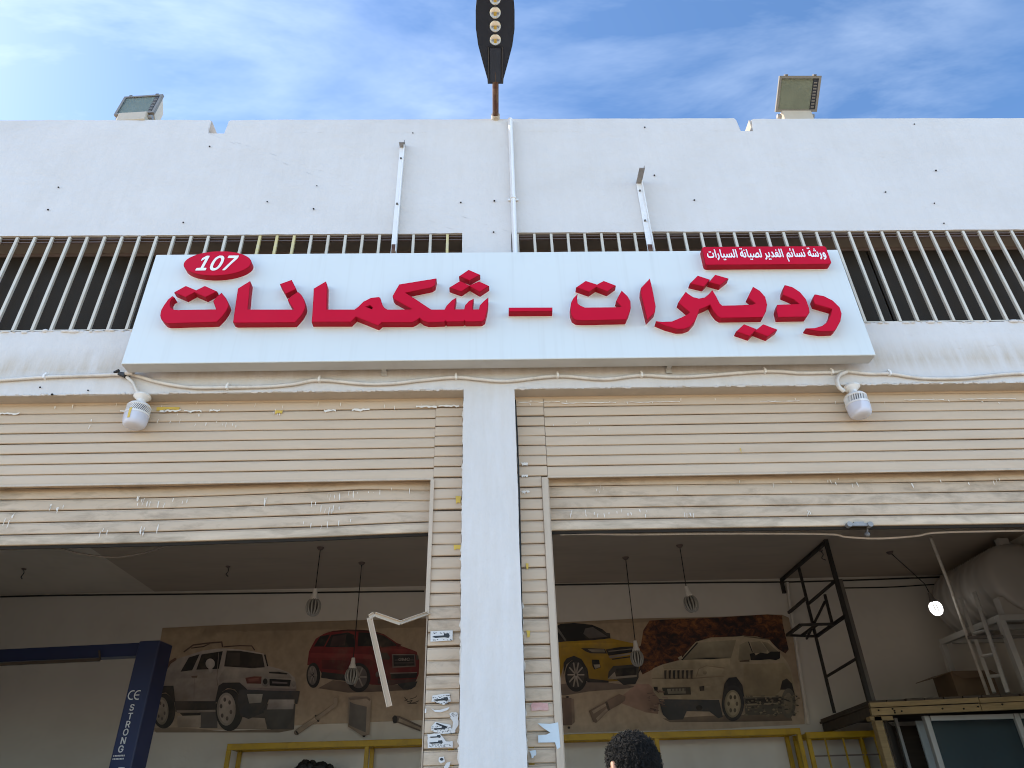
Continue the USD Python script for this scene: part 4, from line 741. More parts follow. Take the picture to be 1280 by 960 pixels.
lay = [(m1([(60, 800), (230, 795), (520, 820), (950, 805), (1000, 812), (900, 830), (300, 830), (80, 830)]), (.26, .20, .15)),
 (m1([(370, 640), (1010, 640), (1000, 810), (370, 800)]), (.11, .10, .095)), (m1([(490, 720), (810, 735), (820, 808), (490, 806)]), (.40, .33, .27)),
 (m1([(220, 720), (380, 712), (378, 795), (225, 795)]), (.40, .33, .27)),
 (m1([(125, 430), (160, 385), (205, 345), (300, 315), (390, 285), (480, 272), (540, 270), (620, 275), (720, 288), (800, 305), (820, 350), (832, 388), (900, 405), (965, 430), (1005, 465), (1020, 545), (690, 545), (640, 515), (500, 520), (480, 622), (210, 622), (200, 540), (110, 520)]), W),
 (m1([(215, 470), (490, 470), (500, 520), (480, 622), (210, 622), (200, 540)]), W2), (m1([(540, 400), (700, 412), (830, 392), (960, 432), (990, 470), (690, 465), (560, 470), (505, 500), (495, 470)]), (.41, .355, .305)),
 (m1([(245, 425), (300, 330), (372, 308), (322, 416)]), DK), (m1([(350, 412), (385, 310), (526, 288), (500, 406)]), BK), (m1([(535, 390), (553, 284), (640, 286), (790, 310), (806, 396), (720, 402)]), (.045, .035, .028)),
 (m1([(560, 300), (640, 300), (640, 385), (550, 382)]), (.07, .055, .045)), (m1(ring(443, 372, 31, 34)), (.56, .50, .45)), (m1([(430, 400), (456, 400), (462, 432), (440, 436)]), (.5, .44, .4)),
 (m1([(812, 310), (830, 388), (822, 390), (800, 312)]), DK),
 (m1(stroke([(140, 420), (175, 365), (210, 342)], 9)), (.16, .09, .06)), (m1(stroke([(270, 292), (330, 248), (430, 235), (520, 228), (525, 258)], 5)), (.10, .06, .045)), (m1(stroke([(320, 268), (400, 258), (440, 238)], 4)), (.10, .06, .045)), (m1(stroke([(535, 260), (640, 252), (720, 254), (738, 280)], 4)), (.10, .06, .045)),
 (m1(stroke([(500, 300), (488, 470), (492, 515)], 2)), (.25, .2, .18)), (m1(stroke([(340, 420), (335, 610)], 2)), (.33, .27, .24)), (m1([(318, 455), (360, 452), (355, 466), (322, 466)]), (.2, .13, .1)),
 (m1([(205, 622), (482, 622), (482, 684), (214, 694)]), (.055, .05, .048)), (m1([(220, 684), (480, 680), (480, 694), (222, 700)]), (.33, .28, .24)), (m1([(240, 700), (380, 698), (380, 716), (260, 720)]), DK),
 (m1([(100, 522), (200, 520), (212, 625), (192, 640), (178, 590), (150, 565), (115, 570), (95, 600)]), (.04, .038, .036)),
 (m1(ring(135, 688, 77, 117)), (.035, .033, .032)), (m1(ring(122, 688, 45, 92)), (.30, .26, .21)), (m1(ring(122, 688, 34, 76)), (.40, .34, .28)),
 (m1([(478, 622), (500, 520), (530, 500), (640, 498), (692, 545), (650, 600), (610, 545), (560, 535), (525, 560), (500, 640)]), (.045, .043, .042)),
 (m1(ring(572, 682, 92, 140)), (.04, .039, .038)), (m1(ring(552, 676, 63, 110)), (.33, .29, .25)), (m1(ring(552, 676, 50, 94)), (.43, .37, .32)),
 (m1([(640, 548), (830, 540), (1042, 556), (1025, 642), (1008, 640), (1006, 612), (835, 612), (800, 700), (700, 742), (648, 720), (625, 640)]), (.06, .062, .065)), (m1([(690, 532), (1015, 540), (1015, 556), (830, 552), (690, 545)]), (.30, .24, .23)),
 (m1([(690, 575), (795, 575), (785, 632), (705, 638)]), (.42, .40, .36)), (m1([(838, 612), (1006, 612), (998, 676), (822, 678)]), (.42, .38, .36)),
 (m1([(800, 682), (1000, 678), (985, 760), (950, 805), (850, 812), (815, 770)]), (.085, .083, .08)),
 (m1([(840, 474), (982, 482), (974, 526), (842, 520)]), BK), (m1([(858, 492), (960, 498), (958, 508), (858, 504)]), (.22, .18, .18)), (m1(ring(812, 492, 27, 34)), (.33, .30, .27)), (m1(ring(812, 492, 15, 20)), DK), (m1(ring(1002, 508, 14, 20)), (.36, .32, .28)),
 (m1([(680, 468), (740, 458), (788, 460), (784, 508), (690, 506)]), (.20, .06, .045)), (m1([(700, 476), (770, 468), (768, 490), (702, 494)]), (.32, .12, .09)), (m1([(835, 428), (900, 428), (962, 438), (955, 446), (840, 438)]), DK)]
for i in range(6):
    t = 2*math.pi*i/6+.3
    lay.append((m1(ring(552+34*math.cos(t), 676+64*math.sin(t), 9, 15, 10)), (.12, .10, .09))); lay.append((m1(ring(122+23*math.cos(t), 688+52*math.sin(t), 6, 12, 10)), (.13, .11, .1)))
prints('car_print', lay)
m2 = lambda p: px(360, 760, 5.3333, p)
RD, RD2, RD3 = (.19, .016, .018), (.11, .011, .012), (.25, .03, .03)
lay = [(m2([(200, 535), (300, 480), (450, 500), (700, 512), (850, 520), (800, 548), (560, 560), (400, 565)]), (.17, .12, .09)),
 (m2([(128, 380), (140, 290), (160, 250), (185, 205), (240, 172), (300, 152), (400, 143), (480, 145), (560, 150), (640, 175), (700, 215), (750, 252), (830, 280), (858, 292), (875, 350), (872, 440), (850, 492), (690, 515), (560, 512), (430, 475), (225, 438), (200, 390)]), RD),
 (m2([(150, 300), (420, 305), (560, 310), (580, 360), (540, 340), (440, 335), (150, 330)]), RD3), (m2([(225, 345), (430, 350), (430, 420), (225, 405)]), RD2), (m2([(225, 425), (430, 450), (430, 492), (300, 478), (220, 465)]), DK),
 (m2([(250, 162), (400, 143), (560, 150), (640, 175), (560, 160), (400, 155)]), (.05, .01, .01)), (m2([(172, 258), (215, 190), (282, 176), (240, 258)]), BK), (m2([(248, 260), (290, 180), (400, 163), (442, 180), (444, 262)]), BK), (m2([(300, 190), (390, 175), (380, 250), (280, 255)]), (.06, .03, .03)),
 (m2([(465, 256), (470, 162), (560, 165), (620, 255)]), BK), (m2([(572, 168), (640, 185), (738, 252), (625, 262)]), (.02, .014, .014)), (m2([(720, 232), (758, 246), (740, 262), (722, 256)]), RD2), (m2([(620, 268), (830, 280), (850, 300), (690, 305), (620, 295)]), RD3),
 (m2(ring(170, 450, 46, 84)), (.02, .02, .02)), (m2(ring(164, 450, 31, 64)), (.22, .19, .17)), (m2(ring(164, 450, 12, 22)), DK), (m2(ring(472, 465, 78, 98)), (.02, .02, .02)), (m2(ring(472, 462, 57, 74)), (.14, .12, .11)),
 (m2([(693, 308), (846, 308), (852, 392), (697, 400)]), (.20, .15, .13)), (m2([(702, 316), (840, 316), (845, 385), (706, 390)]), (.018, .016, .016)), (m2([(712, 346), (838, 344), (838, 350), (712, 352)]), (.10, .08, .075)), (m2([(712, 366), (838, 364), (838, 369), (712, 371)]), (.10, .08, .075)),
 (m2([(585, 300), (660, 300), (685, 335), (672, 348), (610, 340)]), (.06, .045, .04)), (m2([(850, 310), (870, 320), (872, 345), (856, 350)]), (.10, .07, .06)), (m2([(685, 442), (862, 434), (856, 466), (690, 474)]), BK), (m2([(600, 470), (690, 482), (860, 474), (845, 500), (680, 516), (600, 505)]), (.07, .03, .03)), (m2([(680, 434), (862, 428), (862, 435), (682, 442)]), (.22, .17, .15)),
 (m2(ring(598, 445, 13, 20)), (.12, .09, .08)), (m2([(728, 508), (864, 490), (850, 525), (820, 545), (770, 545)]), (.03, .035, .035)),
 ]
for i in range(6):
    t = 2*math.pi*i/6
    lay.append((m2(stroke([(472+10*math.cos(t), 462+12*math.sin(t)), (472+50*math.cos(t), 462+66*math.sin(t))], 5)), (.36, .31, .27)))
    lay.append((m2(stroke([(164+5*math.cos(t), 450+10*math.sin(t)), (164+26*math.cos(t), 450+56*math.sin(t))], 3)), (.34, .29, .25)))
lay += [(m2([(402, 600), (430, 588), (530, 590), (556, 608), (546, 845), (500, 856), (402, 792)]), (.33, .26, .20)), (m2([(414, 625), (440, 640), (528, 660), (520, 832), (408, 782)]), (.15, .135, .125)), (m2([(500, 850), (520, 850), (515, 862), (500, 862)]), DK), (m2([(405, 600), (530, 592), (554, 610), (545, 622), (525, 606), (415, 618)]), (.24, .18, .14)),
 (m2(stroke([(60, 832), (120, 790), (190, 742)], 17)), (.24, .18, .135)), (m2(stroke([(66, 828), (120, 790), (186, 746)], 14)), (.42, .33, .25)), (m2(stroke([(188, 720), (205, 756)], 6)), DK), (m2(stroke([(198, 735), (260, 690), (320, 645), (322, 606)], 14)), (.28, .215, .16)), (m2(stroke([(202, 735), (260, 692), (318, 648), (320, 612)], 11)), (.42, .33, .25)), (m2(stroke([(60, 826), (70, 842)], 6)), DK),
 (m2([(695, 735), (710, 718), (745, 722), (890, 788), (885, 826), (735, 768), (705, 772)]), (.12, .09, .075)), (m2([(745, 736), (890, 802), (886, 815), (738, 758)]), (.36, .29, .22)),
 (m2(ring(716, 745, 16, 26)), DK), (m2(stroke([(780, 598), (800, 628), (830, 618), (812, 640), (850, 632), (872, 622)], 2.2)), DK), (m2(stroke([(815, 610), (850, 600), (860, 588)], 2)), DK), (m2(stroke([(800, 640), (860, 638)], 2)), DK), (m2(stroke([(800, 610), (780, 622)], 2)), DK)]
prints('car_print', lay)
gm = meshkit.text_mesh('GMC', .1, .0006, bold=True); gb = gm.bounds; ga, gb2 = at(*m2([(735, 352)])[0], Y=YM-.04), at(*m2([(812, 330)])[0], Y=YM-.04)
vv = (gm.vertices-gb[0])/(gb[1]-gb[0]); gm = trimesh.Trimesh(np.stack([ga[0]+vv[:, 0]*(gb2[0]-ga[0]), YM-.027-vv[:, 2]*.001, ga[2]+vv[:, 1]*(gb2[2]-ga[2])], 1), gm.faces); gm.fix_normals()
obj('lettering', gm, 'print', MU, col=np.tile((.32, .27, .24), (len(gm.vertices), 1)))
m3_ = lambda p: px(680, 750, 5.3333, p)
YL, YL2 = (.42, .245, .014), (.29, .16, .010)
lay = [(m3_([(40, 590), (120, 560), (300, 545), (440, 552), (620, 575), (560, 590), (300, 610), (150, 635), (40, 640)]), (.19, .14, .11)),
 (m3_([(30, 300), (60, 270), (150, 262), (330, 262), (440, 255), (600, 290), (640, 325), (640, 440), (618, 530), (430, 545), (300, 530), (282, 470), (230, 410), (170, 400), (130, 440), (110, 520), (30, 500)]), YL),
 (m3_([(30, 240), (80, 175), (110, 160), (200, 153), (320, 165), (390, 195), (440, 240), (444, 256), (330, 268), (150, 276), (30, 290)]), BK), (m3_([(262, 225), (275, 190), (325, 180), (425, 245), (300, 256)]), (.13, .11, .10)), (m3_([(84, 170), (150, 268), (140, 275), (84, 200)]), (.2, .18, .16)), (m3_([(405, 218), (440, 222), (442, 248), (415, 240)]), DK),
 (m3_([(110, 290), (330, 285), (600, 292), (590, 312), (410, 330), (250, 320), (180, 310), (110, 320)]), (.48, .29, .02)), (m3_([(130, 420), (150, 390), (200, 372), (250, 395), (290, 460), (300, 530), (260, 520), (240, 440), (190, 400), (150, 430), (130, 500)]), DK),
 (m3_([(410, 330), (500, 315), (592, 310), (592, 348), (430, 372)]), BK), (m3_([(428, 340), (585, 324), (585, 330), (430, 347)]), (.22, .18, .14)), (m3_([(430, 374), (590, 352), (590, 362), (440, 390)]), (.30, .25, .2)), (m3_([(450, 392), (585, 374), (585, 382), (455, 400)]), DK),
 (m3_([(245, 322), (330, 322), (405, 328), (420, 358), (310, 356), (280, 345)]), DK), (m3_([(290, 330), (400, 330), (408, 350), (320, 348)]), (.28, .24, .18)), (m3_([(318, 398), (365, 400), (378, 450), (335, 465), (322, 440)]), BK), (m3_([(330, 432), (372, 430), (374, 448), (340, 460)]), (.34, .29, .22)),
 (m3_([(430, 480), (460, 442), (632, 428), (630, 520), (470, 532), (425, 520)]), (.05, .045, .04)), (m3_([(480, 460), (615, 448), (612, 500), (480, 512)]), BK), (m3_([(420, 530), (470, 480), (480, 512), (618, 500), (618, 514), (460, 528)]), (.33, .28, .22)), (m3_([(270, 520), (430, 540), (430, 552), (290, 550)]), DK),
 (m3_([(485, 532), (628, 520), (608, 562), (530, 568)]), (.035, .036, .034)), (m3_(ring(214, 505, 74, 108)), (.022, .022, .022)), (m3_(ring(212, 500, 57, 88)), (.05, .045, .042))]
for i in range(10):
    t = 2*math.pi*i/10
    lay.append((m3_(stroke([(212+10*math.cos(t), 500+14*math.sin(t)), (212+52*math.cos(t), 500+80*math.sin(t))], 5)), (.36, .31, .26)))
lay += [(m3_([(60, 655), (110, 650), (180, 655), (195, 668), (186, 835), (110, 838), (60, 835)]), (.20, .13, .10)), (m3_([(182, 660), (198, 660), (206, 815), (186, 832)]), (.28, .2, .15)), (m3_(ring(165, 852, 9, 9, 10)), DK), (m3_(ring(155, 648, 12, 6, 10)), DK),
 (m3_([(297, 740), (410, 680), (440, 660), (500, 628), (540, 645), (538, 672), (500, 700), (430, 738), (345, 822), (325, 812)]), (.22, .15, .11)), (m3_([(318, 742), (408, 692), (420, 704), (330, 760)]), (.40, .31, .23)), (m3_([(345, 790), (415, 725), (425, 735), (355, 808)]), (.38, .29, .22)), (m3_([(405, 682), (420, 678), (440, 735), (425, 742)]), (.09, .065, .05))]
prints('car_print', lay)
m4 = lambda p: px(800, 750, 5.3333, p)
fol = [(5, 300), (20, 200), (60, 138), (160, 128), (300, 122), (500, 118), (850, 98), (942, 104), (955, 160), (990, 330), (975, 360), (920, 330), (860, 262), (690, 240), (480, 252), (370, 278), (280, 400), (150, 432), (60, 470), (20, 500), (0, 470), (-20, 520), (-60, 480), (-20, 400), (-50, 330)]
obj('foliage_print', upright(Polygon(on_plane(m4([(a+rng.uniform(-5, 5), b+rng.uniform(-4, 4)) for a, b in fol]), YM)).buffer(0), YM, YM-.0005), 'autumn_print', MU)
lay = [(m4([(-120, 640), (-20, 560), (60, 560), (130, 640), (120, 760), (40, 750), (-120, 690)]), (.34, .215, .165)), (m4([(150, 790), (500, 770), (1000, 760), (1015, 805), (700, 812), (200, 815)]), (.17, .125, .09)),
 (m4([(75, 475), (90, 455), (150, 430), (270, 402), (300, 360), (370, 280), (480, 255), (640, 245), (690, 238), (780, 245), (862, 265), (920, 335), (985, 420), (1010, 480), (1030, 560), (1040, 700), (980, 720), (690, 645), (690, 560), (620, 515), (570, 545), (540, 660), (130, 662), (88, 610), (78, 520)]), (.47, .385, .26)),
 (m4([(690, 430), (960, 420), (1000, 480), (1020, 560), (940, 600), (900, 640), (690, 640)]), (.37, .30, .19)), (m4([(150, 440), (270, 405), (600, 392), (600, 440), (500, 452), (380, 460), (160, 462)]), (.48, .40, .265)),
 (m4([(278, 402), (330, 335), (382, 285), (640, 266), (606, 386)]), (.31, .265, .18)), (m4([(340, 388), (470, 384), (590, 386), (470, 396)]), BK), (m4([(272, 400), (380, 282), (386, 288), (284, 402)]), BK),
 (m4([(655, 402), (662, 300), (715, 275), (738, 320), (750, 360), (735, 400)]), (.33, .28, .19)), (m4([(735, 282), (800, 275), (845, 330), (842, 352), (755, 355)]), (.31, .26, .18)), (m4([(810, 278), (850, 285), (920, 345), (860, 350)]), (.30, .25, .17)),
 (m4([(730, 360), (760, 352), (770, 370), (800, 352), (850, 358), (870, 345), (932, 345), (932, 390), (905, 402), (860, 396), (820, 400), (780, 402), (738, 402)]), BK), (m4([(725, 278), (752, 350), (746, 352), (718, 280)]), DK), (m4([(660, 405), (728, 398), (728, 412), (664, 414)]), (.12, .08, .05)), (m4([(690, 238), (860, 260), (860, 268), (690, 246)]), (.18, .13, .085)),
 (m4([(250, 385), (275, 372), (285, 392), (262, 404)]), (.48, .40, .28)),
 (m4([(80, 520), (350, 520), (560, 505), (560, 511), (350, 527), (80, 526)]), (.26, .2, .13)), (m4([(375, 470), (430, 440), (560, 460), (540, 500), (375, 512)]), (.46, .385, .26)), (m4(ring(430, 485, 14, 14, 12)), (.33, .27, .18)), (m4(stroke([(375, 510), (390, 460), (440, 440), (560, 455)], 2.5)), (.27, .21, .14)),
 (m4([(145, 586), (335, 582), (338, 632), (158, 636)]), (.018, .022, .018)), (m4([(178, 594), (302, 590), (304, 624), (186, 628)]), (.26, .245, .19)),
 (m4([(88, 580), (116, 580), (118, 606), (96, 606)]), BK), (m4([(393, 578), (425, 574), (426, 606), (398, 608)]), BK), (m4([(432, 576), (468, 572), (466, 598), (434, 602)]), (.40, .33, .22)),
 (m4([(122, 662), (525, 668), (550, 780), (520, 790), (460, 745), (310, 742), (285, 798), (190, 802), (150, 765)]), (.050, .052, .058)), (m4(ring(392, 720, 22, 18, 12)), BK), (m4([(545, 660), (560, 560), (590, 520), (640, 515), (680, 570), (692, 650), (640, 600), (590, 600)]), (.025, .025, .03)),
 (m4([(690, 652), (940, 645), (960, 700), (1040, 760), (700, 770)]), (.13, .12, .095)), (m4([(700, 662), (930, 652), (935, 680), (700, 692)]), DK), (m4([(690, 696), (930, 686), (930, 694), (690, 706)]), (.34, .28, .2)), (m4([(930, 600), (945, 540), (975, 525), (1010, 560), (1030, 640), (990, 600)]), DK),
 (m4(ring(985, 690, 48, 100)), (.15, .135, .11)), (m4(ring(985, 690, 28, 70)), (.25, .215, .16)), (m4(ring(616, 690, 74, 120)), (.030, .030, .034)), (m4(ring(614, 694, 54, 92)), (.28, .24, .165)), (m4(ring(614, 694, 44, 78)), (.40, .34, .235))]
for i in range(7):
    x = 158 + i*29; lay.append((m4([(x, 472), (x+17, 470), (x+14, 530), (x+2, 526)]), BK))
for i in range(6):
    t = 2*math.pi*i/6; lay.append((m4(ring(614+28*math.cos(t), 694+50*math.sin(t), 9, 15, 10)), (.10, .085, .06)))
for i in range(110):
    a, b = rng.uniform(690, 1040), rng.uniform(640, 775); lay.append((m4(ring(a, b, rng.uniform(4, 14), rng.uniform(3, 8), 7)), rng.choice([(.06, .055, .045), (.28, .23, .16), (.20, .17, .12)])))
for i in range(26):
    a, b = rng.uniform(40, 140), rng.uniform(610, 755); lay.append((m4(stroke([(a, b), (a+rng.uniform(10, 34), b+rng.uniform(-8, 10))], rng.uniform(2, 5))), rng.choice([(.10, .06, .05), (.2, .13, .1), (.36, .25, .2)])))
for i in range(5):
    x = 192+i*22; lay.append((m4([(x, 600), (x+10, 600), (x+9, 618), (x+1, 618)]), (.10, .09, .075)))
prints('car_print', lay, z0=2)

# ------------------------------------------------------------------ blue two post car lift
YLF = 3.0
A, Bp = at(171.5, 805, Y=YLF), at(200, 800, Y=YLF)
LF = thing('car_lift', 'dark blue two post car lift with white lettering down its post', 'car lift', ((A[0]+Bp[0])/2, YLF, 0))
zt_ = Bp[2]; lx0, lx1 = A[0]+.0, Bp[0]
zbt = at(165, 804.5, Y=YLF+.14)[2]; far = at(0, 813.5, Z=zbt); piv = np.array([lx1, YLF, 0])
ang_l = -math.atan2(far[1]-(YLF+.14), lx1-far[0])
RL = trimesh.transformations.rotation_matrix(ang_l, (0, 0, 1), piv)
def turn(m): m = m.copy(); m.apply_transform(RL); return m
obj('post', turn(box(lx0, lx1, YLF, YLF+.24, .03, zt_, .008)), 'blue_paint', LF)
obj('post', turn(box(lx0-3.25, lx1-3.25, YLF, YLF+.24, .03, zt_, .008)), 'blue_paint', LF)
bz0, bz1 = zbt-.115, zbt
obj('crossbeam', turn(box(lx1-3.25, lx0-.001, YLF+.08, YLF+.2, bz0, bz1, .004)), 'blue_paint', LF)
e0 = at(125, 824.5, Y=YLF+.10); ee = e0 + np.array([-2.4, -2.4*math.tan(ang_l), 0])
obj('stop_bar', [bar(e0, ee, .022, .026), bar(e0, at(124, 813, Y=e0[1]), .014)], 'timber_dark', LF)
for w in ((0, 0), (3.25, 0)):
    obj('base_plate', turn(box(lx0-.12-w[0], lx1+.12-w[0], YLF-.12, YLF+.36, .031, .05)), 'blue_paint', LF)
cxm = (lx0+lx1)/2
def stack_text(s, pxy, h, m='letter_pale'):
    c = at(*pxy, Y=YLF); t = meshkit.text_mesh(s, h, .0015, bold=True); b = t.bounds; v = t.vertices - (b[0]+b[1])/2
    t = trimesh.Trimesh(np.stack([c[0]+v[:, 0], YLF-.0008-(v[:, 2]+.00075), c[2]+v[:, 1]], 1), t.faces); t.fix_normals()
    return t
obj('label_plate', turn(upright(Polygon(on_plane([(161.5, 860), (179, 858), (163, 945), (143, 947)], YLF)).buffer(.002), YLF-.0001, YLF-.0006)), 'blue_paint', LF)
txt = [stack_text(ch, p_, .050) for ch, p_ in zip('STRONG', ((164.3, 884), (162, 895), (159.3, 905), (156.4, 915), (153.4, 925.5), (150.3, 936)))]
cm = []
for sx, px_ in ((0, 164.5), (1, 172.5)):
    c = at(px_, 868.5, Y=YLF)
    g = Point(0, 0).buffer(.040).difference(Point(0, 0).buffer(.031)).difference(shapely.box(.012, -.05, .06, .05))
    if sx: g = g.union(shapely.box(-.035, -.004, .008, .004))
    cm.append(upright(shapely.affinity.translate(g, c[0], c[2]), YLF-.0008, YLF-.0023))
for y_ in (944.5, 948.5):
    c = at(148 if y_ < 946 else 147, y_, Y=YLF); cm += [box(c[0]-.05+i*.0128, c[0]-.05+i*.0128+rng.uniform(.006, .011), YLF-.0022, YLF-.0008, c[2]-.006, c[2]+.006) for i in range(8)]
obj('lettering', [turn(q_) for q_ in txt + cm], 'letter_pale', LF)
c = at(147, 964, Y=YLF); obj('second_plate', turn(upright(shapely.box(c[0]-.075, c[2]-.09, c[0]+.075, c[2]+.045), YLF-.0001, YLF-.0012)), MAT['blue_paint'], LF)
obj('second_plate_mark', turn(upright(Polygon([(c[0]-.02, c[2]-.05), (c[0]+.02, c[2]-.05), (c[0]+.05, c[2]+.03), (c[0]-.005, c[2]+.03)]), YLF-.0013, YLF-.002)), 'letter_pale', LF)

# ------------------------------------------------------------------ yellow racks along the back wall
def rack(label, xa, xb, zt, posts, Y0=4.85, depth=.42, mesh_gate=False):
    T = thing('steel_rack', label, 'rack', ((xa+xb)/2, Y0, 0))
    obj('top_rail', box(xa, xb, Y0, Y0+.04, zt-.062, zt, .003), 'yellow_paint', T)
    obj('back_rail', box(xa, xb, Y0+depth-.04, Y0+depth, zt-.05, zt), 'yellow_paint', T)
    for x in posts:
        obj('post', box(x-.022, x+.022, Y0+.001, Y0+.039, .03, zt-.063), 'yellow_paint', T)
        obj('post', box(x-.022, x+.022, Y0+depth-.039, Y0+depth-.001, .03, zt-.051), 'yellow_paint', T)
        obj('side_rail', box(x-.02, x+.02, Y0+.041, Y0+depth-.041, zt-.05, zt-.012), 'yellow_paint', T)
    for z in (zt-.75, zt-1.45):
        obj('shelf', box(xa+.024, xb-.024, Y0+.045, Y0+depth-.045, z-.03, z), 'shelf_pale', T)
    if mesh_gate:
        n = 4
        for i in range(1, n): x = xa+(xb-xa)*i/n; obj('wire', box(x-.008, x+.008, Y0+.002, Y0+.018, zt-1.2, zt-.065), 'yellow_paint', T)
        for i in range(1, 7): obj('wire', box(xa+.024, xb-.024, Y0+.019, Y0+.032, zt-.065-.17*i-.007, zt-.065-.17*i+.007), 'rail_dark', T)
    return T
Yr = 4.85
p0, p1 = at(284, 931, Y=Yr), at(526, 924.5, Y=Yr); pm_ = at(458, 940, Y=Yr)
R1 = rack('yellow steel rack below the printed cars, left of the pillar', p0[0], p1[0]+.35, (p0[2]+p1[2])/2+.01, [p0[0]+.022, pm_[0], p1[0]+.32])
p0, p1, pm_ = at(695, 918, Y=Yr), at(1001, 915, Y=Yr), at(823, 940, Y=Yr)
R2 = rack('yellow steel rack behind the dark haired person, right of the pillar', p0[0]-.3, p1[0], (p0[2]+p1[2])/2+.02, [p0[0]-.27, pm_[0], p1[0]-.022])
p0, p1 = at(1004, 912, Y=Yr-.05), at(1096, 911, Y=Yr-.05)
R3_ = rack('short yellow rack closed with wire mesh beneath the timber loft', p0[0]+.02, p1[0], (p0[2]+p1[2])/2-.02, [p0[0]+.042, p1[0]-.022], Y0=Yr-.05, mesh_gate=True)
# black bundle on the left rack
bc = at(391, 962, Y=4.98)
bl = []
for dx, dz, r_ in ((-.10, .02, .085), (-.02, -.03, .11), (.10, .0, .075), (.17, -.04, .08), (.03, -.06, .1), (-.16, -.05, .08)):
    s_ = trimesh.creation.icosphere(3, r_); s_.vertices += (meshkit.fbm(s_.vertices*16+dx*9, 3, 4)-.5)[:, None]*s_.vertices*1.1; s_.apply_translation([bc[0]+dx, bc[1], bc[2]+dz]); bl.append(s_)
zz = bc[2]-.16
bl.append(box(bc[0]-.16, bc[0]+.16, bc[1]-.1, bc[1]+.1, zz-.32, zz+.06, .03))
tag(obj('dark_bundle', bl, 'bundle'), 'lumpy black bundle just showing below the left yellow rack rail', 'bundle')

# ------------------------------------------------------------------ hanging bulbs in the workshop
def pendant(label, pxy, Y, lit=False, cord=None, h=.24, tilt=(0, 0), ceiling=True):
    c = at(*pxy, Y=Y)
    T = thing('pendant_bulb', label, 'bulb', c)
    d_ = np.array([tilt[0], tilt[1], -1.0]); d_ /= np.linalg.norm(d_)
    ex_ = np.array([1, 0, 0.]) - d_*d_[0]; ex_ /= np.linalg.norm(ex_); ey_ = np.cross(d_, ex_)
    F = lambda m: frame(m, c - d_*h*.5, ex_, ey_, d_)
    r_ = h*.33
    obj('socket', F(trimesh.creation.revolve([(0, -.06), (.018, -.06), (.024, -.02), (.026, .0), (r_*.62, h*.16), (r_*.66, h*.26), (0, h*.26)], sections=18)), 'plastic_white' if not lit else 'grey_iron', T, smooth=35)
    tubes = []
    for i in range(12):
        t = 2*math.pi*i/12; ct, st = math.cos(t), math.sin(t)
        pr = [(r_*.50, h*.25), (r_*.85, h*.38), (r_*1.0, h*.56), (r_*.92, h*.76), (r_*.62, h*.94), (r_*.25, h*1.0)]
        tubes.append(F(tube(spline([(a*ct, a*st, b) for a, b in pr], 3), r_*.14, 6)))
    obj('tubes', tubes, 'bulb_lit' if lit else 'bulb_glass', T, smooth=60)
    obj('inner_core', F(trimesh.creation.revolve([(0, h*.25), (r_*.4, h*.27), (r_*.66, h*.56), (r_*.5, h*.84), (0, h*.95)], sections=14)), 'bulb_lit_core' if lit else 'grey_iron', T, smooth=50)
    top = c - d_*(h*.5+.055)
    path = [top] + ([(top[0], top[1], ZC-.002)] if cord is None else [np.asarray(p_, float) for p_ in cord])
    obj('cord', tube(path, .0052, 6), 'cord_black', T)
    e = path[-1]
    obj('ceiling_rose', lathe([(0, -.03), (.022, -.026), (.036, -.010), (.04, 0), (0, 0)], 16, (e[0], e[1], ZC-.0025)), 'rail_dark', T)
pendant('unlit ribbed bulb high up left of the dangling strip', (392, 756), 3.75, h=.215)
pendant('unlit ribbed bulb hanging low before the red car picture', (440, 842), 4.3, h=.20)
pendant('unlit ribbed bulb hanging tilted above the beige car picture', (863, 752), 3.9, h=.215, tilt=(.12, -.05))
pendant('small unlit bulb hanging before the yellow car picture', (796, 820), 4.3, h=.20)
kk = at(1156, 730, Y=4.2); k2 = at(1112, 690, Z=ZC-.002)
pendant('lit white bulb hanging under the ceiling near the water tank', (1169, 758), 4.2, True, cord=[kk, k2], h=.185, tilt=(.10, 0))

# small hooks left in the ceiling
def hook(label, pts):
    P = [at(a, b, Z=ZC-.004) for a, b in pts]; base_ = P[0]
    T = thing('ceiling_hook', label, 'hook', base_)
    obj('plate', lathe([(0, -.012), (.022, -.011), (.028, 0), (0, 0)], 12, (base_[0], base_[1], ZC-.003)), 'rail_dark', T)
    obj('wire', tube(spline([base_ - [0, 0, .01], base_ + [.015, 0, -.05], base_ + [-.008, .01, -.09], base_ + [.025, -.01, -.12]], 4), .005, 6), 'cord_black', T)
hook('curled wire ends sticking from the pale left stretch of ceiling', [(30, 711)])
hook('bent hook in the dark ceiling above the light grey car picture', [(285, 708)])
hook('wire stub in the ceiling beside the black iron ladder frame', [(1026, 688)])

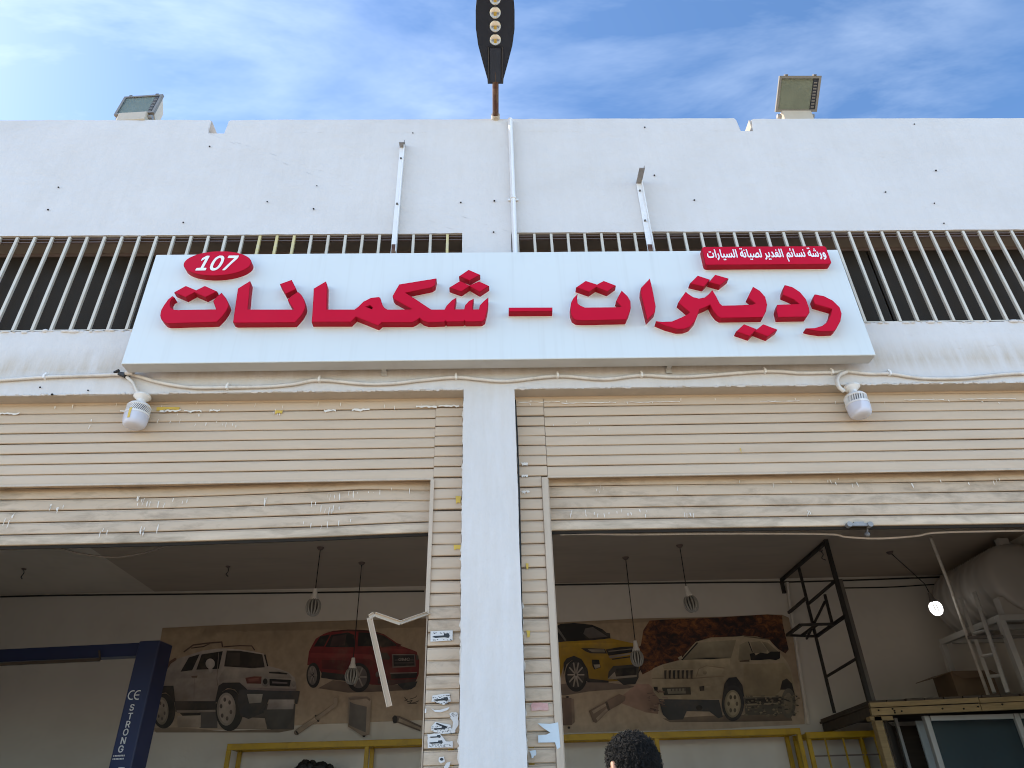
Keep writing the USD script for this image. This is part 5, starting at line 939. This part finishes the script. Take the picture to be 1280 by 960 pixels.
# ------------------------------------------------------------------ timber loft, office below it, iron frame, tank stand
ZP = 2.435
F0, F1 = np.array([3.70, 3.76]), np.array([XR-.01, 3.42])
BL = at(1025, 907, Y=YB-.02)
LO = thing('timber_loft', 'rough timber loft platform in the right corner, resting on a yellowish post', 'loft', (4.8, 4.3, ZP))
plat = Polygon([(F0[0]+.02, F0[1]+.04), (F1[0], F1[1]+.04), (XR-.01, YB-.03), (BL[0], YB-.03)])
obj('deck', extrude(plat, .022).apply_translation([0, 0, ZP-.024]), 'timber_dark', LO)
n = 13
for i in range(n):
    t0, t1 = i/n, (i+1)/n
    a_, b_ = F0+(F1-F0)*t0, F0+(F1-F0)*t1; c_, d2 = np.array([BL[0], YB-.04])+(np.array([XR-.02, YB-.04])-np.array([BL[0], YB-.04]))*t0, np.array([BL[0], YB-.04])+(np.array([XR-.02, YB-.04])-np.array([BL[0], YB-.04]))*(t1)
    g = Polygon([a_, b_, d2, c_]).buffer(-.006); jut = rng.uniform(.0, .02)
    g = shapely.affinity.translate(g, 0, -jut)
    obj('board', extrude(g, .022).apply_translation([0, 0, ZP + rng.uniform(-.001, .004)]), 'timber_dark', LO)
dd = np.append((F1-F0)/np.linalg.norm(F1-F0), 0)
for z0, z1, off, mm_ in ((ZP-.045, ZP-.002, .012, 'timber'), (ZP-.115, ZP-.052, .0, 'timber')):
    for i, (t0, t1) in enumerate(((0, .44), (.443, .80), (.803, 1.0))):
        p_, r_ = F0+(F1-F0)*t0, F0+(F1-F0)*t1
        obj('edge_beam', bar((p_[0], p_[1]-off, (z0+z1)/2+rng.uniform(-.003, .003)), (r_[0], r_[1]-off, (z0+z1)/2+rng.uniform(-.003, .003)), .05, z1-z0), mm_, LO)
obj('side_beam', bar((F0[0]+.04, F0[1]+.05, ZP-.075), (BL[0]+.04, YB-.05, ZP-.075), .05, .09), 'timber_dark', LO)
px0 = at(1096, 890, Y=3.80)
obj('post', [box(px0[0]-.05, px0[0]+.03, 3.79, 3.87, .03, ZP-.118, .004), box(px0[0]-.09, px0[0]+.14, 3.79, 3.87, ZP-.155, ZP-.1185)], 'timber', LO)
for i in range(16):
    t_ = rng.uniform(.02, .98); p_ = F0+(F1-F0)*t_
    obj('nail', frame(trimesh.creation.cylinder(.008, .01, sections=8), (p_[0], p_[1]-.03, ZP-.083+rng.uniform(-.02, .02)), (1, 0, 0), (0, 0, 1), (0, -1, 0)), 'hole', LO)

OF = thing('glazed_office', 'small office with aluminium framed glass under the timber loft', 'office', (4.9, 3.8, 0))
YO = 3.86
gx = [at(1160, 905, Y=YO)[0], at(1270, 895, Y=YO)[0]]
for i, x in enumerate(gx + [gx[1]+1.0]):
    if x < XR-.03: obj('mullion', box(x-.026, x+.026, YO-.02, YO+.04, .03, ZP-.119, .004), 'aluminium', OF)
obj('head_rail', box(gx[0]+.036, gx[1]-.036, YO-.018, YO+.038, ZP-.165, ZP-.121), 'aluminium', OF)
obj('head_rail', box(gx[1]+.036, XR-.02, YO-.018, YO+.038, ZP-.165, ZP-.121), 'aluminium', OF)
obj('pane', box(gx[0]+.036, gx[1]-.036, YO+.005, YO+.011, .2, ZP-.166), 'glass_office', OF)
obj('pane', box(gx[1]+.036, XR-.02, YO+.005, YO+.011, .2, ZP-.166), 'glass_office', OF)
obj('thin_mullion', bar(at(1119, 898, Y=4.35), at(1119, 898, Y=4.35)*[1, 1, 0]+[0, 0, .03], .03), 'aluminium', OF)
obj('added_back_board', box(4.32, XR-.02, 4.62, 4.64, .03, ZP-.13), 'timber_dark', OF)  # added dark board, closes off the recess so it stays black
obj('added_side_board', bar((3.90, 3.93, (ZP-.13)/2+.03), (4.31, 4.62, (ZP-.13)/2+.03), .02, ZP-.2), 'timber_dark', OF)  # added slanting dark board, keeps light out of the recess
obj('blind', box(gx[0]+.05, XR-.03, YO+.30, YO+.32, .05, ZP-.13), MAT['paper_blue'], OF)

FR = thing('ladder_cage', 'black square tube cage frame standing from the loft edge up to the ceiling', 'frame', (3.75, 3.85, ZP))
Xf = 3.745; Ya, Yb2 = 3.82, 4.68
def fbar(a, b, w=.035, name='rail', m='black_iron'): obj(name, bar(a, b, w), m, FR)
obj('front_post', bar((Xf, Ya, ZP+.024), (Xf, Ya, ZC-.003), .04), 'black_iron', FR)
obj('front_post', bar((Xf+.06, Ya+.05, ZP+.024), (Xf+.06, Ya+.05, 3.70), .045), 'grey_iron', FR)
obj('rear_post', bar((Xf, Yb2, ZP+.022), (Xf, Yb2, ZC-.05), .028), 'black_iron', FR)
fbar((Xf, Ya+.03, ZC-.026), (Xf, YB-.004, ZC-.026), .036)
obj('wall_stub', bar((Xf-.01, YB-.03, ZC-.06), (Xf-.01, YB-.03, ZC-.20), .04), 'black_iron', FR)
fbar((Xf, Ya+.03, 3.68), (Xf, Yb2-.02, 3.645), .026)
fbar((Xf, Yb2+.02, 3.72), (Xf, YB-.004, 3.70), .03)
fbar((Xf, Ya+.03, 3.30), (Xf, Yb2-.02, 3.27), .03)
fbar((Xf, Ya+.03, 2.87), (Xf, Yb2-.02, 2.83), .022)
c0 = np.array([Xf, Yb2, 3.275]); c1 = at(984, 794, Z=3.275); c2 = at(1001, 781, Z=3.275); c3 = at(1042, 780, Z=3.275)
fbar(c0+[-.02, 0, 0], c1, .024, 'step_bar'); fbar(c1, c2, .03, 'step_bar'); fbar(c2, c3, .026, 'step_bar'); fbar((c0+c1)/2, (c2+c3)/2, .026, 'step_bar')
v0 = at(1032, 743, X=Xf); v1 = at(1041, 778, X=Xf); fbar((Xf-.01, v0[1], v0[2]), (Xf-.01, v1[1], v1[2]), .026, 'short_post')
fbar((Xf-.03, v0[1], v0[2]-.08), (Xf-.03, Yb2+.2, 3.29), .02, 'brace')

ST = thing('tank_stand', 'white steel stand carrying the water tank in the right corner', 'stand', (5.2, 3.5, ZP))
s_l, s_r = at(1247, 770, Y=3.6), None
sx0 = s_l[0]; sy0 = 3.6; sz = s_l[2]; sy1 = 4.75
obj('leg', bar((sx0+.03, sy0+.02, ZP+.03), (sx0+.03, sy0+.02, sz-.05), .06), 'aluminium', ST)
obj('leg', bar((sx0+.03, sy1, ZP+.03), (sx0+.03, sy1, sz-.05), .06), 'aluminium', ST)
obj('leg', bar((XR-.06, sy0+.02, ZP+.03), (XR-.06, sy0+.02, sz-.05), .06), 'aluminium', ST)
obj('top_beam', bar((sx0, sy0+.02, sz-.02), (XR-.03, sy0+.02, sz-.02), .07, .06), 'aluminium', ST)
obj('top_beam', bar((sx0+.03, sy0+.06, sz-.02), (sx0+.03, sy1, sz-.02), .06, .06), 'aluminium', ST)
obj('cradle', bar((sx0+.1, sy0+.4, sz-.03), (XR-.03, sy0+.4, sz-.03), .06, .05), 'aluminium', ST)
obj('cradle', bar((sx0+.1, sy1-.1, sz-.03), (XR-.03, sy1-.1, sz-.03), .06, .05), 'aluminium', ST)
obj('brace_bar', bar(at(1210, 797, Y=3.72), at(1300, 795, Y=3.56), .03), 'grey_iron', ST)

TR = .40; tc = np.array([sx0+.48, 0, sz+TR+.012])
TK = thing('water_tank', 'pale ribbed plastic water tank lying on the white stand', 'water tank', (tc[0], (sy0+sy1)/2, tc[2]))
prof = [(0, sy0-.02), (TR*.55, sy0-.015), (TR*.80, sy0+.01), (TR*.93, sy0+.05), (TR*.97, sy0+.10)]
y_ = sy0+.14
while y_ < sy1-.05:
    prof += [(TR*.975, y_), (TR, y_+.015), (TR, y_+.05), (TR*.975, y_+.065), (TR*.965, y_+.13)]; y_ += .15
prof += [(TR*.93, sy1), (TR*.6, sy1+.05), (0, sy1+.06)]
m = trimesh.creation.revolve(np.array(prof), sections=48)
v = m.vertices.copy(); m.vertices = np.stack([tc[0]+v[:, 0], v[:, 2], tc[2]+v[:, 1]], 1); m.fix_normals()
obj('barrel', m, 'tank', TK, smooth=35)
obj('saddle', upright(shapely.box(tc[0]-TR*.95, sz+.012, tc[0]+TR*.95, sz+TR*.5).difference(Point(tc[0], tc[2]).buffer(TR*.985)), sy0+.12, sy0+.02), 'tank', TK)
obj('lug', [box(tc[0]-.10, tc[0]+.02, sy0+.06, sy0+.14, tc[2]+TR*.9, tc[2]+TR*1.12, .01)], 'tank', TK)

LD = thing('iron_ladder', 'slim white ladder leaning against the water tank stand', 'ladder', (sx0-.1, 3.9, ZP))
La0, La1 = at(1243, 866, Y=3.74), at(1201, 748, Y=4.02); Lb0, Lb1 = at(1260, 866, Y=3.60), at(1218, 740, Y=3.72)
for a_, b_ in ((La0, La1), (Lb0, Lb1)):
    a2 = a_.copy(); b2 = b_
    obj('rail', bar(a2, b2, .034), 'aluminium', LD)
for t_ in (.16, .36, .60):
    obj('rung', tube([La0+(La1-La0)*t_, Lb0+(Lb1-Lb0)*t_], .017, 8), 'aluminium', LD)
pp0, pp1, pp2 = at(1163, 672, Z=ZC-.003), at(1187, 732, Y=4.2), at(1209, 795, Y=4.15)
T = thing('steel_pipe', 'slim pale pipe dropping from the ceiling beside the ladder', 'pipe', pp0)
obj('pipe', tube([pp0, pp1, pp2, (pp2[0], pp2[1], ZP+.03)], .017, 8), 'conduit', T, smooth=50)
cb = at(1222, 866, Y=4.30); cz0 = ZP+.027
CB = thing('cardboard_box', 'open brown cardboard box on the loft behind the ladder', 'box', (cb[0], 4.35, cz0))
obj('carton', [box(cb[0]-.22, cb[0]+.24, 4.3, 4.31, cz0, cz0+.33), box(cb[0]-.22, cb[0]+.24, 4.66, 4.67, cz0, cz0+.33), box(cb[0]-.22, cb[0]-.21, 4.311, 4.659, cz0, cz0+.33), box(cb[0]+.23, cb[0]+.24, 4.311, 4.659, cz0, cz0+.33), box(cb[0]-.209, cb[0]+.229, 4.311, 4.659, cz0, cz0+.01)], 'cardboard', CB)
obj('flap', bar((cb[0]-.225, 4.48, cz0+.332), (cb[0]-.44, 4.46, cz0+.27), .34, .006), 'cardboard', CB)
obj('flap', trimesh.Trimesh([(cb[0]-.21, 4.298, cz0+.331), (cb[0]+.23, 4.298, cz0+.331), (cb[0]+.25, 4.19, cz0+.26), (cb[0]-.19, 4.18, cz0+.24), (cb[0]-.21, 4.303, cz0+.337), (cb[0]+.23, 4.303, cz0+.337), (cb[0]+.25, 4.195, cz0+.266), (cb[0]-.19, 4.185, cz0+.246)]).convex_hull, 'cardboard', CB)

# ------------------------------------------------------------------ person seen from behind, only the head in the picture
hc = at(785, 915, Y=-1.0); top_z = hc[2]; yawp = math.radians(30)
PX, PY = hc[0]-.005, -1.0
PE = thing('person', 'dark curly haired person in a dark top facing into the right bay', 'person', (PX, PY, 0))
sc = top_z/1.74
def J(x, y, z):                      # local: facing +y
    c_, s_ = math.cos(yawp), math.sin(yawp); return np.array([PX + (x*c_ - y*s_)*sc, PY + (x*s_ + y*c_)*sc, z*sc])
def sph(p_, r_):
    m = m3.Manifold.sphere(r_*sc, 20); return m.translate([float(t) for t in p_])
def bone(a_, ra, b_, rb): return m3.Manifold.batch_hull([sph(a_, ra), sph(b_, rb)])
def body(parts, edge, it=10):
    m = parts[0]
    for q_ in parts[1:]: m = m + q_
    m = m.refine_to_length(edge); mm_ = m.to_mesh(); t = trimesh.Trimesh(mm_.vert_properties[:, :3], mm_.tri_verts); t.merge_vertices()
    trimesh.smoothing.filter_taubin(t, iterations=it); return t
hd = [bone(J(0, .005, 1.645), .078, J(0, -.01, 1.62), .080), bone(J(0, .045, 1.60), .060, J(0, .055, 1.555), .045), bone(J(0, -.02, 1.58), .062, J(0, -.02, 1.50), .052), bone(J(0, -.02, 1.52), .055, J(0, -.02, 1.44), .062),
      bone(J(0, .098, 1.60), .010, J(0, .108, 1.575), .014)]
for s_ in (-1, 1):
    hd.append(bone(J(s_*.080, -.005, 1.620), .013, J(s_*.084, -.008, 1.585), .010)); hd.append(bone(J(s_*.084, -.018, 1.637), .012, J(s_*.090, -.026, 1.618), .010))
arms = []
for s_ in (-1, 1):
    sh, el, wr = J(s_*.19, -.02, 1.41), J(s_*.25, -.03, 1.12), J(s_*.25, .06, .88)
    arms += [bone(J(s_*.08, -.02, 1.43), .05, sh, .055), bone(sh, .052, el, .040), bone(el, .040, wr, .028), bone(wr, .028, J(s_*.25, .085, .80), .034)]
    for i in range(4):
        b0 = J(s_*(.235+.012*i) - s_*.0, .075+.014*i, .79); b1 = J(s_*(.233+.012*i), .085+.014*i, .745); b2 = J(s_*(.228+.012*i), .10+.014*i, .715 + (.012 if i in (0, 3) else 0))
        arms += [bone(b0, .009, b1, .0085), bone(b1, .0085, b2, .007)]
    arms += [bone(J(s_*.245, .10, .84), .011, J(s_*.235, .135, .80), .009), bone(J(s_*.235, .135, .80), .009, J(s_*.23, .145, .77), .008)]
trunk = [bone(J(0, -.02, 1.44), .07, J(0, -.01, 1.05), .12), bone(J(-.08, -.02, 1.36), .10, J(.08, -.02, 1.36), .10), bone(J(-.06, -.01, 1.0), .105, J(.06, -.01, 1.0), .105)]
legs = []
for s_ in (-1, 1):
    hp_, kn, an, toe = J(s_*.09, 0, .92), J(s_*.10, .02, .50), J(s_*.10, -.02, .09), J(s_*.12, .15, .035)
    legs += [bone(hp_, .095, kn, .060), bone(kn, .058, an, .040), bone(an, .042, toe, .033), bone(an, .04, J(s_*.10, -.06, .04), .036)]
bodym = body(hd+trunk+arms+legs, .03, 8)
obj('body', bodym, 'skin', PE, smooth=True)
shirt = []
for s_ in (-1, 1):
    sh, el = J(s_*.19, -.02, 1.405), J(s_*.243, -.03, 1.17); shirt += [bone(J(s_*.07, -.02, 1.42), .065, sh, .068), bone(sh, .066, el, .056)]
shirt += [bone(J(0, -.02, 1.43), .075, J(0, -.01, 1.0), .135), bone(J(-.08, -.02, 1.36), .113, J(.08, -.02, 1.36), .113), bone(J(-.06, -.01, .96), .118, J(.06, -.01, .96), .118)]
obj('shirt', body(shirt, .03, 8), 'shirt', PE, smooth=True)
tr_ = []
for s_ in (-1, 1):
    tr_ += [bone(J(s_*.09, 0, .92), .108, J(s_*.10, .02, .50), .074), bone(J(s_*.10, .02, .50), .074, J(s_*.10, -.02, .11), .062)]
obj('trousers', body(tr_ + [bone(J(-.06, 0, .95), .112, J(.06, 0, .95), .112)], .03, 8), 'trousers', PE, smooth=True)
for s_ in (-1, 1):
    obj('shoe', body([bone(J(s_*.10, -.06, .05), .046, J(s_*.12, .14, .042), .040), bone(J(s_*.10, -.06, .05), .046, J(s_*.10, -.02, .09), .048)], .03, 4), 'black_iron', PE, smooth=True)
    obj('eye', trimesh.creation.icosphere(2, .011*sc).apply_translation(J(s_*.030, .098, 1.618)), 'bulb_glass', PE, smooth=True)
hm = trimesh.creation.icosphere(6, 1.0)
dv = hm.vertices.copy(); rr = np.array([.079, .093, .092])*sc
cen = J(0, -.014, 1.638)
nz = meshkit.fbm(dv*7, 3, 2); nz2 = meshkit.noise(dv*26, 9)
rad = 1 + .16*(nz-.5) + .13*(nz2-.5)
loc = dv*rr*rad[:, None]
loc[:, 2] += (top_z - .010*sc) - (cen[2] + rr[2])
keep = (dv[:, 2] > -.15) | (dv[:, 1] < .10 - .0*dv[:, 2]) & (dv[:, 2] > -.72)
face_zone = (dv[:, 1] > .45) & (dv[:, 2] < .35); keep &= ~face_zone
c_, s_ = math.cos(yawp), math.sin(yawp)
hv = np.stack([cen[0] + loc[:, 0]*c_ - loc[:, 1]*s_, cen[1] + loc[:, 0]*s_ + loc[:, 1]*c_, cen[2] + loc[:, 2]], 1)
fk = keep[hm.faces].all(1)
hairm = trimesh.Trimesh(hv, hm.faces[fk], process=False); hairm.remove_unreferenced_vertices()
HR = obj('hair', hairm, 'hair', PE, smooth=True)
hn = np.random.default_rng(5); ids = hn.choice(np.nonzero(keep)[0], 5200)
P_, Wd = [], []
for i in ids:
    o_ = hv[i] - ORIG[str(PE.GetPath())]; n_ = hv[i]-cen; n_ /= np.linalg.norm(n_)
    a_ = np.cross(n_, hn.normal(size=3)); a_ /= np.linalg.norm(a_); b_ = np.cross(n_, a_); L_ = hn.uniform(.006, .018); cr = hn.uniform(.003, .006); ph = hn.uniform(0, 6.28)
    for t_ in np.linspace(0, 1, 7):
        P_.append(o_ + n_*L_*(t_-.15) + cr*(math.cos(ph+7*t_)*a_ + math.sin(ph+7*t_)*b_) + a_*L_*.5*t_*t_)
bc_ = UsdGeom.BasisCurves.Define(stage, str(HR.GetPath()) + '/curls')
bc_.CreateTypeAttr('linear'); bc_.CreateCurveVertexCountsAttr([7]*len(ids)); bc_.CreatePointsAttr(Vt.Vec3fArray.FromNumpy(np.array(P_, np.float32))); bc_.CreateWidthsAttr([.0020]); bc_.SetWidthsInterpolation('constant')
UsdShade.MaterialBindingAPI.Apply(bc_.GetPrim()).Bind(MAT['hair'])
